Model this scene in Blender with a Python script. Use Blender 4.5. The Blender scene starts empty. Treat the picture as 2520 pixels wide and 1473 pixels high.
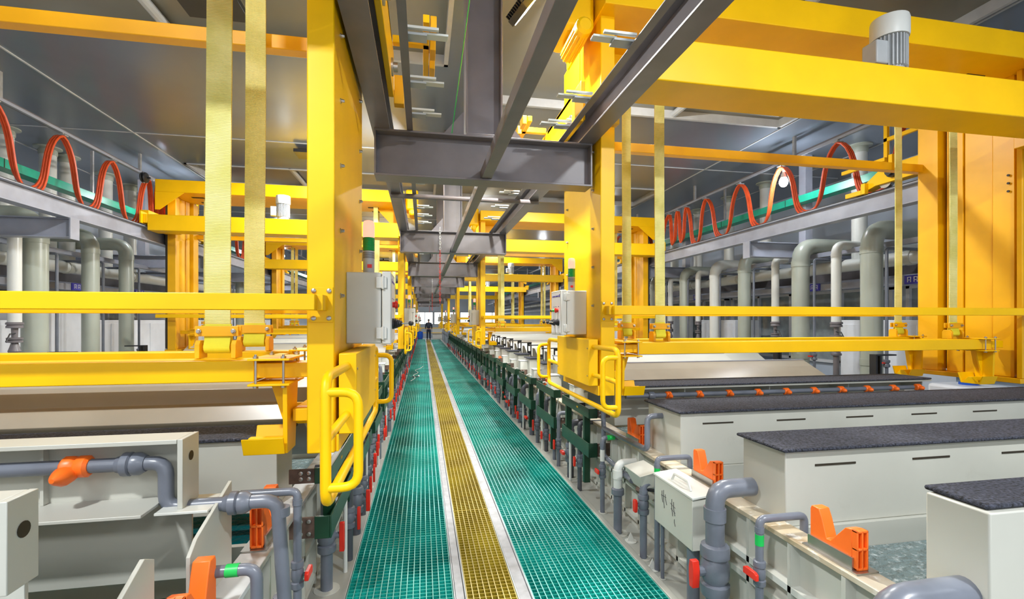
import bpy, bmesh, math, random
from math import sin, cos, pi
from mathutils import Vector, Matrix
random.seed(7)
C = bpy.context.scene.collection
SC = bpy.context.scene

# ---------------- camera, world, exposure, main lights ----------------
cam_d = bpy.data.cameras.new('camera'); cam = bpy.data.objects.new('camera', cam_d); C.objects.link(cam)
YAW = math.atan(219/1160)
cam.location = (0, 0, 1.65); cam.rotation_euler = (pi/2, 0, -YAW)
cam_d.sensor_width = 36; cam_d.lens = 36*1160/2520
cam_d.shift_y = (787-736.5)/2520; cam_d.clip_end = 200; cam_d.clip_start = .05
SC.camera = cam
SC.view_settings.view_transform = 'Standard'; SC.view_settings.look = 'None'
SC.view_settings.gamma = 1; SC.view_settings.use_curve_mapping = False
SC.view_settings.exposure = 0.17
W = bpy.data.worlds.new('world'); SC.world = W; W.use_nodes = True
W.node_tree.nodes['Background'].inputs[0].default_value = (.86, .92, 1, 1)
W.node_tree.nodes['Background'].inputs[1].default_value = 1.0
SC.cycles.max_bounces = 6; SC.cycles.diffuse_bounces = 4; SC.cycles.glossy_bounces = 3
SC.cycles.sample_clamp_indirect = 6; SC.cycles.use_denoising = True

def lamp(kind, name, loc, power, color=(1, .97, .92), aim=None, size=.3, size_y=None, parent=None, spread=None):
    d = bpy.data.lights.new(name, kind); d.energy = power; d.color = color
    if kind == 'AREA':
        d.size = size
        if size_y: d.shape = 'RECTANGLE'; d.size_y = size_y
        if spread: d.spread = spread
    elif kind in ('POINT', 'SPOT'): d.shadow_soft_size = size
    o = bpy.data.objects.new(name, d); C.objects.link(o); o.location = loc
    if aim: o.rotation_euler = (Vector(aim)-Vector(loc)).to_track_quat('-Z', 'Y').to_euler()
    if parent: o.parent = parent; o.location = Vector(loc)-parent.location
    return o

# positions of the fill lights added under the ceiling (each gets an added fixture further down)
CEILING_FILLS = [(-1.9, -.6), (2.9, -.6), (-2.0, 5.0), (3.0, 5.4), (-2.0, 9.2), (3.0, 9.4), (-2.0, 14.0), (3.0, 14.6), (-2.0, 19), (3.0, 19.5), (-2.0, 25), (3.0, 25), (-2.0, 32), (3.0, 32), (-2.0, 39), (3.0, 39)]
for x, y in CEILING_FILLS:
    lamp('AREA', 'ceiling_fill_light', (x, y, 4.62), (200 if y < 0 else 150 if y < 6 else 125), (.95, .98, 1), aim=(x, y+.3, 0), size=.3, size_y=.2)
TRACK_LAMPS = [(-5.18, 3.4), (-5.18, 10.9), (-5.18, 19), (-5.18, 28), (6.18, -.5), (6.18, 7.2), (6.18, 15.2), (6.18, 24)]
for x, y in TRACK_LAMPS:
    lamp('POINT', 'track_lamp_light', (x, y, 4.06), 260, (.88, .94, 1), size=.09)
COL_LAMPS = [(3.95, 1), (7.85, -1), (11.95, 1), (15.85, -1), (24, 1), (32, -1)]
for y, s in COL_LAMPS:
    lamp('AREA', 'column_floodlight_beam', (.5+s*.42, y-.05, 4.27), 320 if y < 5 else 150, (1, .97, .9), aim=(.5+s*2.2, y+.4, 2.9), size=.24, size_y=.18)
for x in (-3, .5, 4):  # fill lights added behind the camera
    lamp('AREA', 'rear_fill_light', (x, -2.6, 3.9), 42, (.95, .98, 1), aim=(x+.2, 3, 1.6), size=1.2, size_y=.5)

# ---------------- materials ----------------
def mat(name, col, rough=.5, metal=0., vary=.08, scale=6., bump=0., bscale=60., emit=None, estr=1., col2=None, stain_or_glint=None, coat=0., spec=.5):
    m = bpy.data.materials.new(name); m.use_nodes = True
    nt = m.node_tree; N = nt.nodes; L = nt.links; b = N['Principled BSDF']
    b.inputs['Roughness'].default_value = rough; b.inputs['Metallic'].default_value = metal
    b.inputs['Coat Weight'].default_value = coat; b.inputs['Specular IOR Level'].default_value = spec
    tc = N.new('ShaderNodeTexCoord')
    n = N.new('ShaderNodeTexNoise'); n.inputs['Scale'].default_value = scale; n.inputs['Detail'].default_value = 6
    L.new(tc.outputs['Object'], n.inputs['Vector'])
    r = N.new('ShaderNodeValToRGB'); c = Vector(col[:3]); k2 = Vector(col2) if col2 else c*(1-vary*2)
    r.color_ramp.elements[0].position = .32; r.color_ramp.elements[1].position = .68
    r.color_ramp.elements[0].color = (*k2, 1); r.color_ramp.elements[1].color = (*[min(1, q*(1+vary)) for q in c], 1)
    L.new(n.outputs['Fac'], r.inputs['Fac']); out = r.outputs['Color']
    if stain_or_glint:
        n2 = N.new('ShaderNodeTexNoise'); n2.inputs['Scale'].default_value = stain_or_glint[1]; n2.inputs['Detail'].default_value = 8; n2.inputs['Roughness'].default_value = .65
        L.new(tc.outputs['Object'], n2.inputs['Vector'])
        r2 = N.new('ShaderNodeValToRGB'); r2.color_ramp.elements[0].position = stain_or_glint[2]; r2.color_ramp.elements[1].position = stain_or_glint[2]+.12
        r2.color_ramp.elements[0].color = (0, 0, 0, 1); r2.color_ramp.elements[1].color = (stain_or_glint[3],)*3+(1,)
        L.new(n2.outputs['Fac'], r2.inputs['Fac'])
        mx = N.new('ShaderNodeMixRGB'); L.new(r2.outputs['Color'], mx.inputs[0]); L.new(out, mx.inputs[1]); mx.inputs[2].default_value = (*stain_or_glint[0], 1); out = mx.outputs[0]
    L.new(out, b.inputs['Base Color'])
    if bump:
        n3 = N.new('ShaderNodeTexNoise'); n3.inputs['Scale'].default_value = bscale; n3.inputs['Detail'].default_value = 4
        L.new(tc.outputs['Object'], n3.inputs['Vector'])
        bp = N.new('ShaderNodeBump'); bp.inputs['Strength'].default_value = bump; bp.inputs['Distance'].default_value = .01
        L.new(n3.outputs['Fac'], bp.inputs['Height']); L.new(bp.outputs['Normal'], b.inputs['Normal'])
    if emit:
        b.inputs['Emission Color'].default_value = (*emit, 1); b.inputs['Emission Strength'].default_value = estr
    return m
M = {}
M['yellow'] = mat('yellow_paint', (.96, .55, .0), .4, vary=.03, scale=3, spec=.3)
M['yellow2'] = mat('yellow_paint_worn', (.87, .45, .0), .42, vary=.05, scale=3)
M['grey_steel'] = mat('grey_steel_paint', (.17, .155, .165), .38, vary=.08, scale=4)
M['blue_steel'] = mat('bluish_grey_steel', (.33, .35, .42), .35, vary=.08, scale=3, stain_or_glint=((.3, .13, .04), 3.0, .66, .6))
M['pp'] = mat('beige_polypropylene', (.53, .53, .47), .35, vary=.03, scale=2, bump=.04, bscale=8, stain_or_glint=((.36, .35, .29), 2.2, .62, .35))
M['pp_lite'] = mat('pale_polypropylene', (.66, .67, .62), .35, vary=.03, scale=2, bump=.03, bscale=8)
M['pp_rim'] = mat('stained_rim', (.58, .53, .42), .45, vary=.05, scale=5, col2=(.42, .33, .2), stain_or_glint=((.85, .85, .8), 14, .56, .7))
M['rim_white'] = mat('chalky_rim', (.66, .67, .66), .45, vary=.06, scale=6, stain_or_glint=((.35, .33, .28), 9, .6, .5))
M['pp_dull'] = mat('brown_reflection_hood', (.31, .27, .205), .34, vary=.05, scale=2)  # brown of the yellow beam's reflection is mixed into this colour
M['floor'] = mat('floor_paint', (.38, .38, .34), .3, vary=.08, scale=1.2, stain_or_glint=((.22, .21, .18), 4, .58, .5))
M['pit'] = mat('teal_pit', (.004, .09, .075), .4, vary=.3, scale=2)
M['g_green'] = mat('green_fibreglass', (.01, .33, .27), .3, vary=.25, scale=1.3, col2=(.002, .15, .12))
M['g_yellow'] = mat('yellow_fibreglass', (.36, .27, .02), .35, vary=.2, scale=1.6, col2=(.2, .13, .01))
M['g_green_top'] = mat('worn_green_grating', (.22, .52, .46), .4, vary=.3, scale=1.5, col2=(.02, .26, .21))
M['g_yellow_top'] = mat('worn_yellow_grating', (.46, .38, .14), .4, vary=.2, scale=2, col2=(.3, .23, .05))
M['galv'] = mat('galvanised', (.42, .43, .45), .4, .3, vary=.1, scale=12)
M['ceil'] = mat('ceiling_panel', (.2, .235, .29), .28, .35, vary=.06, scale=.8, bump=.02, bscale=3)
M['ceil2'] = mat('ceiling_coffer', (.25, .24, .2), .32, .3, vary=.06, scale=1)
M['trim'] = mat('ceiling_trim', (.5, .52, .55), .3, vary=.05)
M['wall'] = mat('wall_panel', (.58, .66, .78), .5, vary=.04, scale=1)
M['pipe_g'] = mat('grey_green_duct', (.37, .4, .34), .32, vary=.05, scale=2)
M['pipe_w'] = mat('white_pipe', (.68, .69, .65), .32, vary=.04, scale=2)
M['upvc'] = mat('grey_upvc', (.15, .165, .2), .3, vary=.08, scale=8)
M['upvc_d'] = mat('dark_upvc', (.075, .08, .095), .35, vary=.1)
M['red'] = mat('red_plastic', (.75, .025, .01), .35, vary=.1)
M['orange'] = mat('orange_plastic', (1.0, .17, .015), .38, vary=.05)
M['cable'] = mat('orange_red_cable', (.72, .09, .02), .4, vary=.1)
M['dgreen'] = mat('dark_green_channel', (.008, .045, .022), .3, vary=.15)
M['mat'] = mat('black_fibre_mat', (.05, .055, .08), .8, vary=.5, scale=90, bump=1., bscale=160)
M['black'] = mat('black_plastic', (.02, .02, .023), .45, vary=.1)
M['brown'] = mat('rusty_plate', (.13, .08, .06), .5, vary=.25, scale=12)
M['metal'] = mat('bolt_metal', (.5, .48, .45), .3, .9, vary=.1)
M['box'] = mat('grey_white_enclosure', (.6, .61, .58), .4, vary=.02)
M['panel_w'] = mat('white_panel_face', (.78, .8, .84), .35, vary=.02)
M['teal'] = mat('teal_tray', (.01, .4, .27), .35, vary=.1)
M['teal_p'] = mat('teal_pump', (.12, .38, .36), .4, vary=.1)
M['motor'] = mat('motor_grey', (.42, .44, .45), .4, vary=.06)
M['blue_sign'] = mat('blue_sign', (.03, .03, .42), .4)
M['tape'] = mat('green_tape', (.01, .5, .09), .4)
M['ink'] = mat('ink', (.03, .03, .035), .6)
M['dark'] = mat('dark_gap', (.03, .022, .012), .6)
M['glass'] = mat('dark_window_glass', (.34, .39, .41), .08, vary=.1)
M['sunwin'] = mat('bright_window', (.8, .85, .9), .3, emit=(.85, .95, 1), estr=2.2)
M['redlamp'] = mat('lit_red_lamp', (.9, .2, .1), .3, emit=(1, .3, .22), estr=1.6)
M['hot'] = mat('lamp_led', (1, 1, 1), .3, emit=(1, .93, .85), estr=14)
M['greenlens'] = mat('green_lens', (.01, .28, .06), .15, vary=.1)
M['litgreen'] = mat('lit_green_lamp', (.1, .7, .3), .3, emit=(.1, 1, .45), estr=2.5)
M['clear'] = mat('frosted_plastic', (.75, .6, .55), .2)
M['navy'] = mat('navy_cloth', (.02, .03, .06), .8, vary=.2, scale=15)
M['skin'] = mat('skin', (.45, .25, .17), .5)
M['hair'] = mat('hair', (.012, .01, .008), .6)
M['blue'] = mat('blue_plastic', (.01, .09, .5), .35)
def strapmat():
    m = mat('webbing', (.78, .74, .3), .7, vary=.12, scale=5, col2=(.66, .62, .16))
    nt = m.node_tree; N = nt.nodes; L = nt.links; b = N['Principled BSDF']
    tc = N.new('ShaderNodeTexCoord'); w = N.new('ShaderNodeTexWave'); w.bands_direction = 'Z'; w.inputs['Scale'].default_value = 42; w.inputs['Distortion'].default_value = .6
    L.new(tc.outputs['Object'], w.inputs['Vector'])
    bp = N.new('ShaderNodeBump'); bp.inputs['Strength'].default_value = .8; bp.inputs['Distance'].default_value = .003
    L.new(w.outputs['Fac'], bp.inputs['Height']); L.new(bp.outputs['Normal'], b.inputs['Normal'])
    return m
M['strap'] = strapmat(); M['strap2'] = mat('webbing_fresh', (.72, .7, .03), .7, vary=.1)
def watermat(name, col, bump):
    m = mat(name, col, .05, vary=.15, scale=3, bump=bump, bscale=26, stain_or_glint=((.62, .68, .68), 24, .53, .75) if bump > .5 else None)  # pale specks painted into the colour imitate glitter on the water
    m.node_tree.nodes['Bump'].inputs['Distance'].default_value = .06; return m
M['water'] = watermat('bath_water', (.22, .3, .3), .9); M['water2'] = watermat('teal_water', (.0, .1, .11), .3)

# ---------------- mesh builder ----------------
class MB:
    def __init__(s, sx=1, o=(0, 0, 0)): s.v = []; s.f = []; s.sm = []; s.sx = sx; s.o = o
    def P(s, p): return (s.o[0]+s.sx*p[0], s.o[1]+p[1], s.o[2]+p[2])
    def add(s, vs, fs, smooth=False):
        b = len(s.v); s.v += [s.P(p) for p in vs]; s.f += [[b+i for i in f] for f in fs]; s.sm += [smooth]*len(fs); return s
    def box(s, x0, x1, y0, y1, z0, z1):
        return s.add([(x, y, z) for x in (x0, x1) for y in (y0, y1) for z in (z0, z1)], [(0, 1, 3, 2), (4, 6, 7, 5), (0, 4, 5, 1), (2, 3, 7, 6), (0, 2, 6, 4), (1, 5, 7, 3)])
    def hexa(s, p8):
        return s.add(p8, [(0, 1, 2, 3), (4, 7, 6, 5), (0, 4, 5, 1), (1, 5, 6, 2), (2, 6, 7, 3), (3, 7, 4, 0)])
    def prism(s, poly, ax, a, b, smooth=False):
        def q(p, t): return {'x': (t, p[0], p[1]), 'y': (p[0], t, p[1]), 'z': (p[0], p[1], t)}[ax]
        n = len(poly); vs = [q(p, a) for p in poly]+[q(p, b) for p in poly]
        s.add(vs, [list(range(n))[::-1], list(range(n, 2*n))]); bb = len(s.v)-2*n
        for i in range(n): s.f.append([bb+i, bb+(i+1) % n, bb+n+(i+1) % n, bb+n+i]); s.sm.append(smooth)
        return s
    def tube(s, pts, r, n=12, fil=0, cap=True, seg=5):
        P = [Vector(p) for p in pts]
        if fil:
            Q = [P[0]]
            for i in range(1, len(P)-1):
                a, b, c = P[i-1], P[i], P[i+1]; f = min(fil, (a-b).length*.49, (c-b).length*.49)
                A = b+(a-b).normalized()*f; D = b+(c-b).normalized()*f
                for k in range(seg+1):
                    t = k/seg; Q.append(A*(1-t)**2+b*2*t*(1-t)+D*t*t)
            Q.append(P[-1]); P = Q
        rr = r if isinstance(r, (list, tuple)) else [r]*len(P)
        up = None; rings = []
        for i, p in enumerate(P):
            d = (P[min(i+1, len(P)-1)]-P[max(i-1, 0)]).normalized()
            if up is None: up = Vector((0, 0, 1)) if abs(d.z) < .9 else Vector((1, 0, 0))
            u = d.cross(up)
            if u.length < 1e-4: up = Vector((0, 1, 0)); u = d.cross(up)
            u.normalize(); up = u.cross(d)
            rings.append([tuple(p+(u*cos(2*pi*k/n)+up*sin(2*pi*k/n))*rr[i]) for k in range(n)])
        vs = [v for g in rings for v in g]; fs = []
        for i in range(len(P)-1):
            for k in range(n): fs.append((i*n+k, i*n+(k+1) % n, (i+1)*n+(k+1) % n, (i+1)*n+k))
        s.add(vs, fs, True)
        if cap:
            b = len(s.v)-len(vs); s.f += [[b+k for k in range(n)][::-1], [len(s.v)-n+k for k in range(n)]]; s.sm += [False, False]
        return s
    def lathe(s, c, prof, n=16, ax='z', smooth=True):   # prof: (radius, height)
        vs = []; fs = []
        for r, h in prof:
            for k in range(n):
                a = 2*pi*k/n; e = (r*cos(a), r*sin(a), h)
                if ax == 'x': e = (h, e[0], e[1])
                elif ax == 'y': e = (e[0], h, e[1])
                vs.append((c[0]+e[0], c[1]+e[1], c[2]+e[2]))
        for i in range(len(prof)-1):
            for k in range(n): fs.append((i*n+k, i*n+(k+1) % n, (i+1)*n+(k+1) % n, (i+1)*n+k))
        s.add(vs, fs, smooth); b = len(s.v)-len(vs)
        s.f += [[b+k for k in range(n)], [len(s.v)-n+k for k in range(n)]]; s.sm += [False, False]
        return s
    def cyl(s, a, b, r, n=16): return s.tube([a, b], r, n)
    def build(s, name, m, parent=None, bev=0, world=True):
        me = bpy.data.meshes.new(name); me.from_pydata(s.v, [], s.f)
        for p, q in zip(me.polygons, s.sm): p.use_smooth = q
        bm = bmesh.new(); bm.from_mesh(me); bmesh.ops.recalc_face_normals(bm, faces=bm.faces); bm.to_mesh(me); bm.free()
        me.set_sharp_from_angle(angle=.62)
        me.materials.append(M[m] if isinstance(m, str) else m)
        o = bpy.data.objects.new(name, me); C.objects.link(o)
        if parent:
            o.parent = parent
            if world:
                q = parent; off = Vector((0, 0, 0))
                while q: off += q.location; q = q.parent
                o.location = -off
        if bev:
            b = o.modifiers.new('bevel', 'BEVEL'); b.width = bev; b.segments = 2; b.limit_method = 'ANGLE'; b.angle_limit = .7; b.use_clamp_overlap = True
        return o
def tag(o, label, cat, group=None, kind=None):
    if label: o['label'] = label
    if cat: o['category'] = cat
    if group: o['group'] = group
    if kind: o['kind'] = kind
    return o
def thing(name, label, cat, loc, group=None):
    o = bpy.data.objects.new(name, None); C.objects.link(o); o.location = loc; o.empty_display_size = .1
    return tag(o, label, cat, group)
def struct(name, mb, m, bev=0):
    o = mb.build(name, m, bev=bev); o['kind'] = 'structure'; return o
def dup(root, loc, label=None, group=None):
    r = root.copy(); C.objects.link(r); r.location = loc
    if label: r['label'] = label
    if group: r['group'] = group
    def rec(a, b):
        for ch in list(kids.get(a.name, [])):
            c = ch.copy(); C.objects.link(c); c.parent = b; rec(ch, c)
    kids = {}
    for o in bpy.data.objects:
        if o.parent: kids.setdefault(o.parent.name, []).append(o)
    rec(root, r); return r
ORD = 'nearest,second,third,fourth,fifth,sixth,seventh,eighth,ninth,tenth,eleventh,twelfth,thirteenth,fourteenth,fifteenth,sixteenth,seventeenth,eighteenth,nineteenth,twentieth'.split(',')
_t = 'twent thirt fort fift sixt sevent eight ninet'.split(); _u = 'first second third fourth fifth sixth seventh eighth ninth'.split()
for k in range(8):
    if k: ORD.append(_t[k]+'ieth')
    ORD += [_t[k]+'y-'+u for u in _u]
def od(i): return ORD[i]
SIDE = {1: 'right', -1: 'left'}

# ---------------- the hall ----------------
YC = [-.25, 3.75, 7.8, 11.95, 15.8, 19.9, 23.9, 27.9, 31.9, 35.9, 39.9]   # crossbeam bays
ZC = 4.78
struct('floor', MB().box(-9, 10, -4, 48, -.45, -.4), 'floor')
struct('trim_1', MB().box(-.8, -.455, -3, 41.5, -.4, 0).box(-1.1, -.8, -3, 41.5, -.4, -.02), 'floor', .004)
struct('trim_2', MB().box(1.485, 1.9, -3, 41.5, -.4, -.03).box(1.44, 1.485, -3, 41.5, -.4, .004), 'floor', .004)
struct('trim_3', MB().box(-.455, 1.44, -3, 41.5, -.3, -.28), 'pit')
struct('trim_4', MB().box(-9, 10, 41.5, 48, -.4, -.02), 'floor')
struct('wall_left', MB().box(-8.3, -8.2, -4, 48, -.4, ZC), 'wall')
struct('wall_right', MB().box(9.2, 9.3, -4, 48, -.4, ZC), 'wall')
def coffer(xa, xb, ya, yb):
    return (xa, xb, ya, yb)
holes = [(-4.69, .3, 1.5, 5.85), (-4.69, .3, 10.45, 12.1), (-4.69, .3, 18, 20), (.7, 5.69, 2.0, 6.73), (.7, 5.69, 10.45, 12.1), (.7, 5.69, 18, 20)]
cb = MB()
xs = [-9, -4.69, .3, .7, 5.69, 10]
for i in range(5):
    a, b = xs[i], xs[i+1]; hs = sorted([(h[2], h[3]) for h in holes if abs(h[0]-a) < .01 and abs(h[1]-b) < .01]); y = -4
    for h in hs: cb.box(a, b, y, h[0], ZC, ZC+.1); y = h[1]
    cb.box(a, b, y, 48, ZC, ZC+.1)
struct('ceiling', cb, 'ceil')
for i, h in enumerate(holes):
    q = MB().box(h[0], h[1], h[2], h[3], ZC+.1, ZC+.16)
    struct('trim_%d' % (10+i), q, 'ceil2')
    t = MB(); xm = -2.72 if h[0] < 0 else 3.8
    t.box(h[0], h[0]+.05, h[2], h[3], ZC-.02, ZC+.1).box(h[1]-.05, h[1], h[2], h[3], ZC-.02, ZC+.1).box(h[0], h[1], h[2], h[2]+.05, ZC-.02, ZC+.1).box(h[0], h[1], h[3]-.05, h[3], ZC-.02, ZC+.1)
    t.cyl((xm, h[2], ZC+.04), (xm, h[3], ZC+.04), .05, 10)
    struct('trim_%d' % (20+i), t, 'trim')
t = MB()
for x in (-4.75, 5.75, -7.0, 8.0): t.box(x-.012, x+.012, -3, 46, ZC-.012, ZC)
for y in (0.2, 8.9, 14.9, 22, 29): t.box(-8, 9, y-.012, y+.012, ZC-.01, ZC)
struct('trim_30', t, 'trim')
# end wall with bright windows
wb = MB(); xsw = [-8.2, -5.4, -2.0, -1.3, .25, .45, 1.35, 1.7, 3.5, 4.0, 5.6, 9.2]
wb.box(-8.2, 9.2, 47, 47.2, -.4, 1.2).box(-8.2, 9.2, 47, 47.2, 2.45, ZC)
wins = [(-5.3, -3.0), (-2.7, -.75), (-.6, .98), (1.05, 3.3), (3.6, 5.4), (5.9, 7.8)]
x = -8.2
for a, b in wins: wb.box(x, a, 47, 47.2, 1.2, 2.45); x = b
wb.box(x, 9.2, 47, 47.2, 1.2, 2.45)
struct('wall_back', wb, 'wall')
for i, (a, b) in enumerate(wins):
    w = struct('window_%d' % (i+1), MB().box(a, b, 47.06, 47.1, 1.2, 2.45), 'sunwin')
    f = MB().box(a, a+.06, 46.98, 47.06, 1.2, 2.45).box(b-.06, b, 46.98, 47.06, 1.2, 2.45).box(a, b, 46.98, 47.06, 1.2, 1.26).box(a, b, 46.98, 47.06, 2.39, 2.45).box((a+b)/2-.03, (a+b)/2+.03, 46.98, 47.06, 1.2, 2.45)
    f.build('window_frame', 'trim', w)
# fascia, window band along both side walls
for s, xw in ((-1, -8.2), (1, 9.2)):
    q = -s
    wn = 20 if s < 0 else 30
    for k in range(9):
        y0 = 5.2+k*2.6 if s > 0 else 6.3+k*2.6
        a, b = sorted((xw+q*.02, xw+q*.06))
        w = struct('window_%d' % (wn+k), MB().box(a, b, y0, y0+2.2, .75, 2.25), 'glass')
        a, b = sorted((xw, xw+q*.12)); f = MB()
        for yy in (y0-.07, y0+1.07, y0+2.2): f.box(a, b, yy, yy+.07, .7, 2.3)
        f.box(a, b, y0-.07, y0+2.27, 2.25, 2.32).box(a, b, y0-.07, y0+2.27, .68, .75)
        f.build('window_frame', 'panel_w', w)
    a, b = sorted((xw, xw+q*.35))
    struct('trim_%d' % (40 if s < 0 else 41), MB().box(a, b, -3, 46, 2.45, 2.72), 'grey_steel', .004)
    a, b = sorted((xw+q*.3, xw+q*.75))
    struct('trim_%d' % (42 if s < 0 else 43), MB().box(a, b, -3, 46, 2.36, 2.46), 'blue_steel', .004)

# ---------------- overhead steel ----------------
GX0, GX1 = -.36, 1.36
def hbeam(mb, ax, a, b, c1, c2, h0, h1, t=.012, tf=.015):
    """I beam along ax from a to b; flange width c1..c2, height h0..h1"""
    m = (c1+c2)/2
    if ax == 'x': mb.box(a, b, c1, c2, h0, h0+tf).box(a, b, c1, c2, h1-tf, h1).box(a, b, m-t/2, m+t/2, h0+tf, h1-tf)
    else: mb.box(c1, c2, a, b, h0, h0+tf).box(c1, c2, a, b, h1-tf, h1).box(m-t/2, m+t/2, a, b, h0+tf, h1-tf)
    return mb
BW = 'nearest,second,third,fourth,fifth,sixth,seventh,eighth,ninth,tenth,eleventh'.split(',')
for i, y in enumerate(YC):
    if i == 0: lab = 'brown-grey steel I-beam crossing overhead just behind the viewpoint'
    elif i == 1: lab = 'nearest large brown-grey steel I-beam crossing above the walkway'
    elif i == 2: lab = 'second steel I-beam above the walkway, with a red and white chain hanging from it'
    else: lab = '%s grey steel I-beam above the walkway, counted from the nearest' % (BW[i-1])
    t = thing('crossbeam', lab, 'steel beam', (.5, y, 2.74), 'I-beams crossing above the walkway')
    hbeam(MB(), 'x', GX0, GX1, y-.09, y+.09, 2.74, 3.09).build('beam', 'grey_steel', t, .002)
    q = MB().box(GX0, GX0+.012, y-.085, y+.085, 2.755, 3.075); q.build('end_plate', 'grey_steel', t)
    MB().box(GX1-.012, GX1, y-.085, y+.085, 2.755, 3.075).build('end_plate', 'grey_steel', t)
    # hanging column
    hc = thing('hanging_column', ('%s grey steel column hanging from the ceiling behind the crossbeam' % (BW[max(i-1, 0)])) if i else 'grey steel column hanging from the ceiling behind the viewpoint', 'steel column', (.485, y, 3.09), 'columns hanging from the ceiling')
    m = MB(); m.box(.34, .355, y+.05, y+.25, 3.105, ZC).box(.625, .64, y+.05, y+.25, 3.105, ZC).box(.355, .625, y+.14, y+.155, 3.105, ZC).box(.33, .65, y-.085, y+.26, 3.091, 3.105)
    m.build('column', 'grey_steel', hc, .002)
    for sx in (-1, 1): MB().prism([(.485+sx*.16, 3.108), (.485+sx*.36, 3.108), (.485+sx*.16, 3.34)], 'y', y+.08, y+.095).build('gusset', 'grey_steel', hc)
    # outer brackets
    for s in (-1, 1):
        b = thing('bracket_beam', '%s grey bracket beam carrying the %s outer rail' % (BW[max(i-1, 0)] if i else 'hindmost', SIDE[s]), 'steel beam', (.5+s*5.4, y, 2.8), 'bracket beams under the outer rails')
        m = MB(s, (.5, 0, 0)); hbeam(m, 'x', 5.42, 8.55 if s > 0 else 8.6, y-.08, y+.08, 2.82, 3.1); m.box(5.40, 5.42, y-.09, y+.09, 2.8, 3.1)
        m.build('beam', 'blue_steel', b, .002)
        MB(s, (.5, 0, 0)).box(6.6, 6.75, y-.08, y+.08, 3.1, ZC).build('hanger_post', 'blue_steel', b)
tie = thing('tie_bar', 'long brown-grey square tube running lengthwise under the crossbeams', 'steel bar', (.49, 18, 2.74))
for i in range(len(YC)-1):
    MB().box(.45, .53, YC[i]+.012, YC[i+1]-.012, 2.757, 2.84).build('tube_section', 'grey_steel', tie, .004)
for s in (-1, 1):
    r = thing('runway_rail', '%s brown-grey overhead hoist rail beside the walkway' % SIDE[s], 'rail', (.5+s*.81, 18, 3.09), 'inner hoist rails')
    hbeam(MB(s, (.5, 0, 0)), 'y', -3, 40, .745, .88, 3.09, 3.29).build('beam', 'grey_steel', r, .002)
    MB(s, (.5, 0, 0)).box(.795, .83, -3, 40, 3.29, 3.325).build('rail_head', 'galv', r)
    r = thing('outer_rail', '%s bluish-grey outer hoist rail over the tank ends' % SIDE[s], 'rail', (.5+s*5.5, 18, 3.1), 'outer hoist rails')
    hbeam(MB(s, (.5, 0, 0)), 'y', -3, 44, 5.42, 5.58, 3.1, 3.35).build('beam', 'blue_steel', r, .002)
    MB(s, (.5, 0, 0)).box(5.48, 5.52, -3, 44, 3.35, 3.38).build('rail_head', 'black', r)
    # sensor bar with switch brackets
    sb = thing('sensor_bar', '%s thin angle bar carrying position switches above the crossbeams' % SIDE[s], 'steel bar', (.5+s*.6, 18, 3.1), 'switch bars')
    q = MB(s, (.5, 0, 0)).box(.575, .62, -3, 40, 3.092, 3.098).box(.614, .62, -3, 40, 3.098, 3.15); q.build('bar', 'grey_steel', sb)
    ys = [2.0, 2.5, 3.0, 3.45, 4.6, 5.15, 5.8, 6.3, 6.8, 7.3, 8.6, 9.3, 10, 10.7] if s < 0 else [1.6, 2.35, 3.0, 3.45, 4.7, 5.4, 6.1, 6.8, 8.6, 9.3, 10]
    for k, yy in enumerate(ys):
        t = thing('position_switch', '%s white switch plate on the %s thin overhead bar' % (od(k), SIDE[s]), 'sensor', (.5+s*.6, yy, 3.12), 'position switches on the %s bar' % SIDE[s])
        MB(s, (.5, 0, 0)).box(.37, .50, yy-.025, yy+.025, 3.125, 3.137).build('plate', 'pp_lite', t, .002)
        MB(s, (.5, 0, 0)).box(.48, .62, yy-.035, yy+.035, 3.112, 3.124).build('bracket', 'motor', t)
        MB(s, (.5, 0, 0)).box(.42, .60, yy-.05, yy-.03, 3.137, 3.15).build('magnet', 'pipe_w', t)
for i in range(len(YC)-2):
    y = YC[i+1]+1.75
    o = MB().cyl((-.36, y, 3.06), (1.36, y, 3.06), .028).build('cross_tube', 'grey_steel')
    tag(o, '%s thin round tube crossing below the overhead rails between two I-beams' % BW[i], 'steel bar', 'thin cross tubes')
# chains
def chain(x, y, z0, z1, zr, lab):
    t = thing('hanging_chain', lab, 'chain', (x, y, z1), 'hanging chains')
    for nm, a, b, m in (('white_links', zr, z0, 'pipe_w'), ('red_links', z1, zr, 'red')):
        q = MB(); z = b; k = 0
        while z > a+.02:
            c = []
            for j in range(9):
                an = 2*pi*j/8; u = .014*cos(an); w = .03*sin(an)
                c.append((x+(u if k % 2 else 0), y+(0 if k % 2 else u), z-.03+w))
            q.tube(c, .004, 5, cap=False); z -= .045; k += 1
        q.build(nm, m, t)
chain(.27, 7.697, 3.15, 1.92, 2.78, 'long red and white plastic chain hanging from the second crossbeam')
chain(.3, 15.697, 3.0, 1.98, 2.55, 'thinner red and white chain hanging farther down the walkway')
chain(.32, 23.797, 2.9, 1.9, 2.4, 'most distant red chain hanging over the walkway')
o = MB().tube([(.32, 1.6, 4.3), (.29, 2.6, 3.7), (.22, 3.72, 3.1)], .0035, 5).build('green_wire', 'tape'); tag(o, 'thin green wire hanging slantwise above the nearest crossbeam', 'wire')

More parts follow.
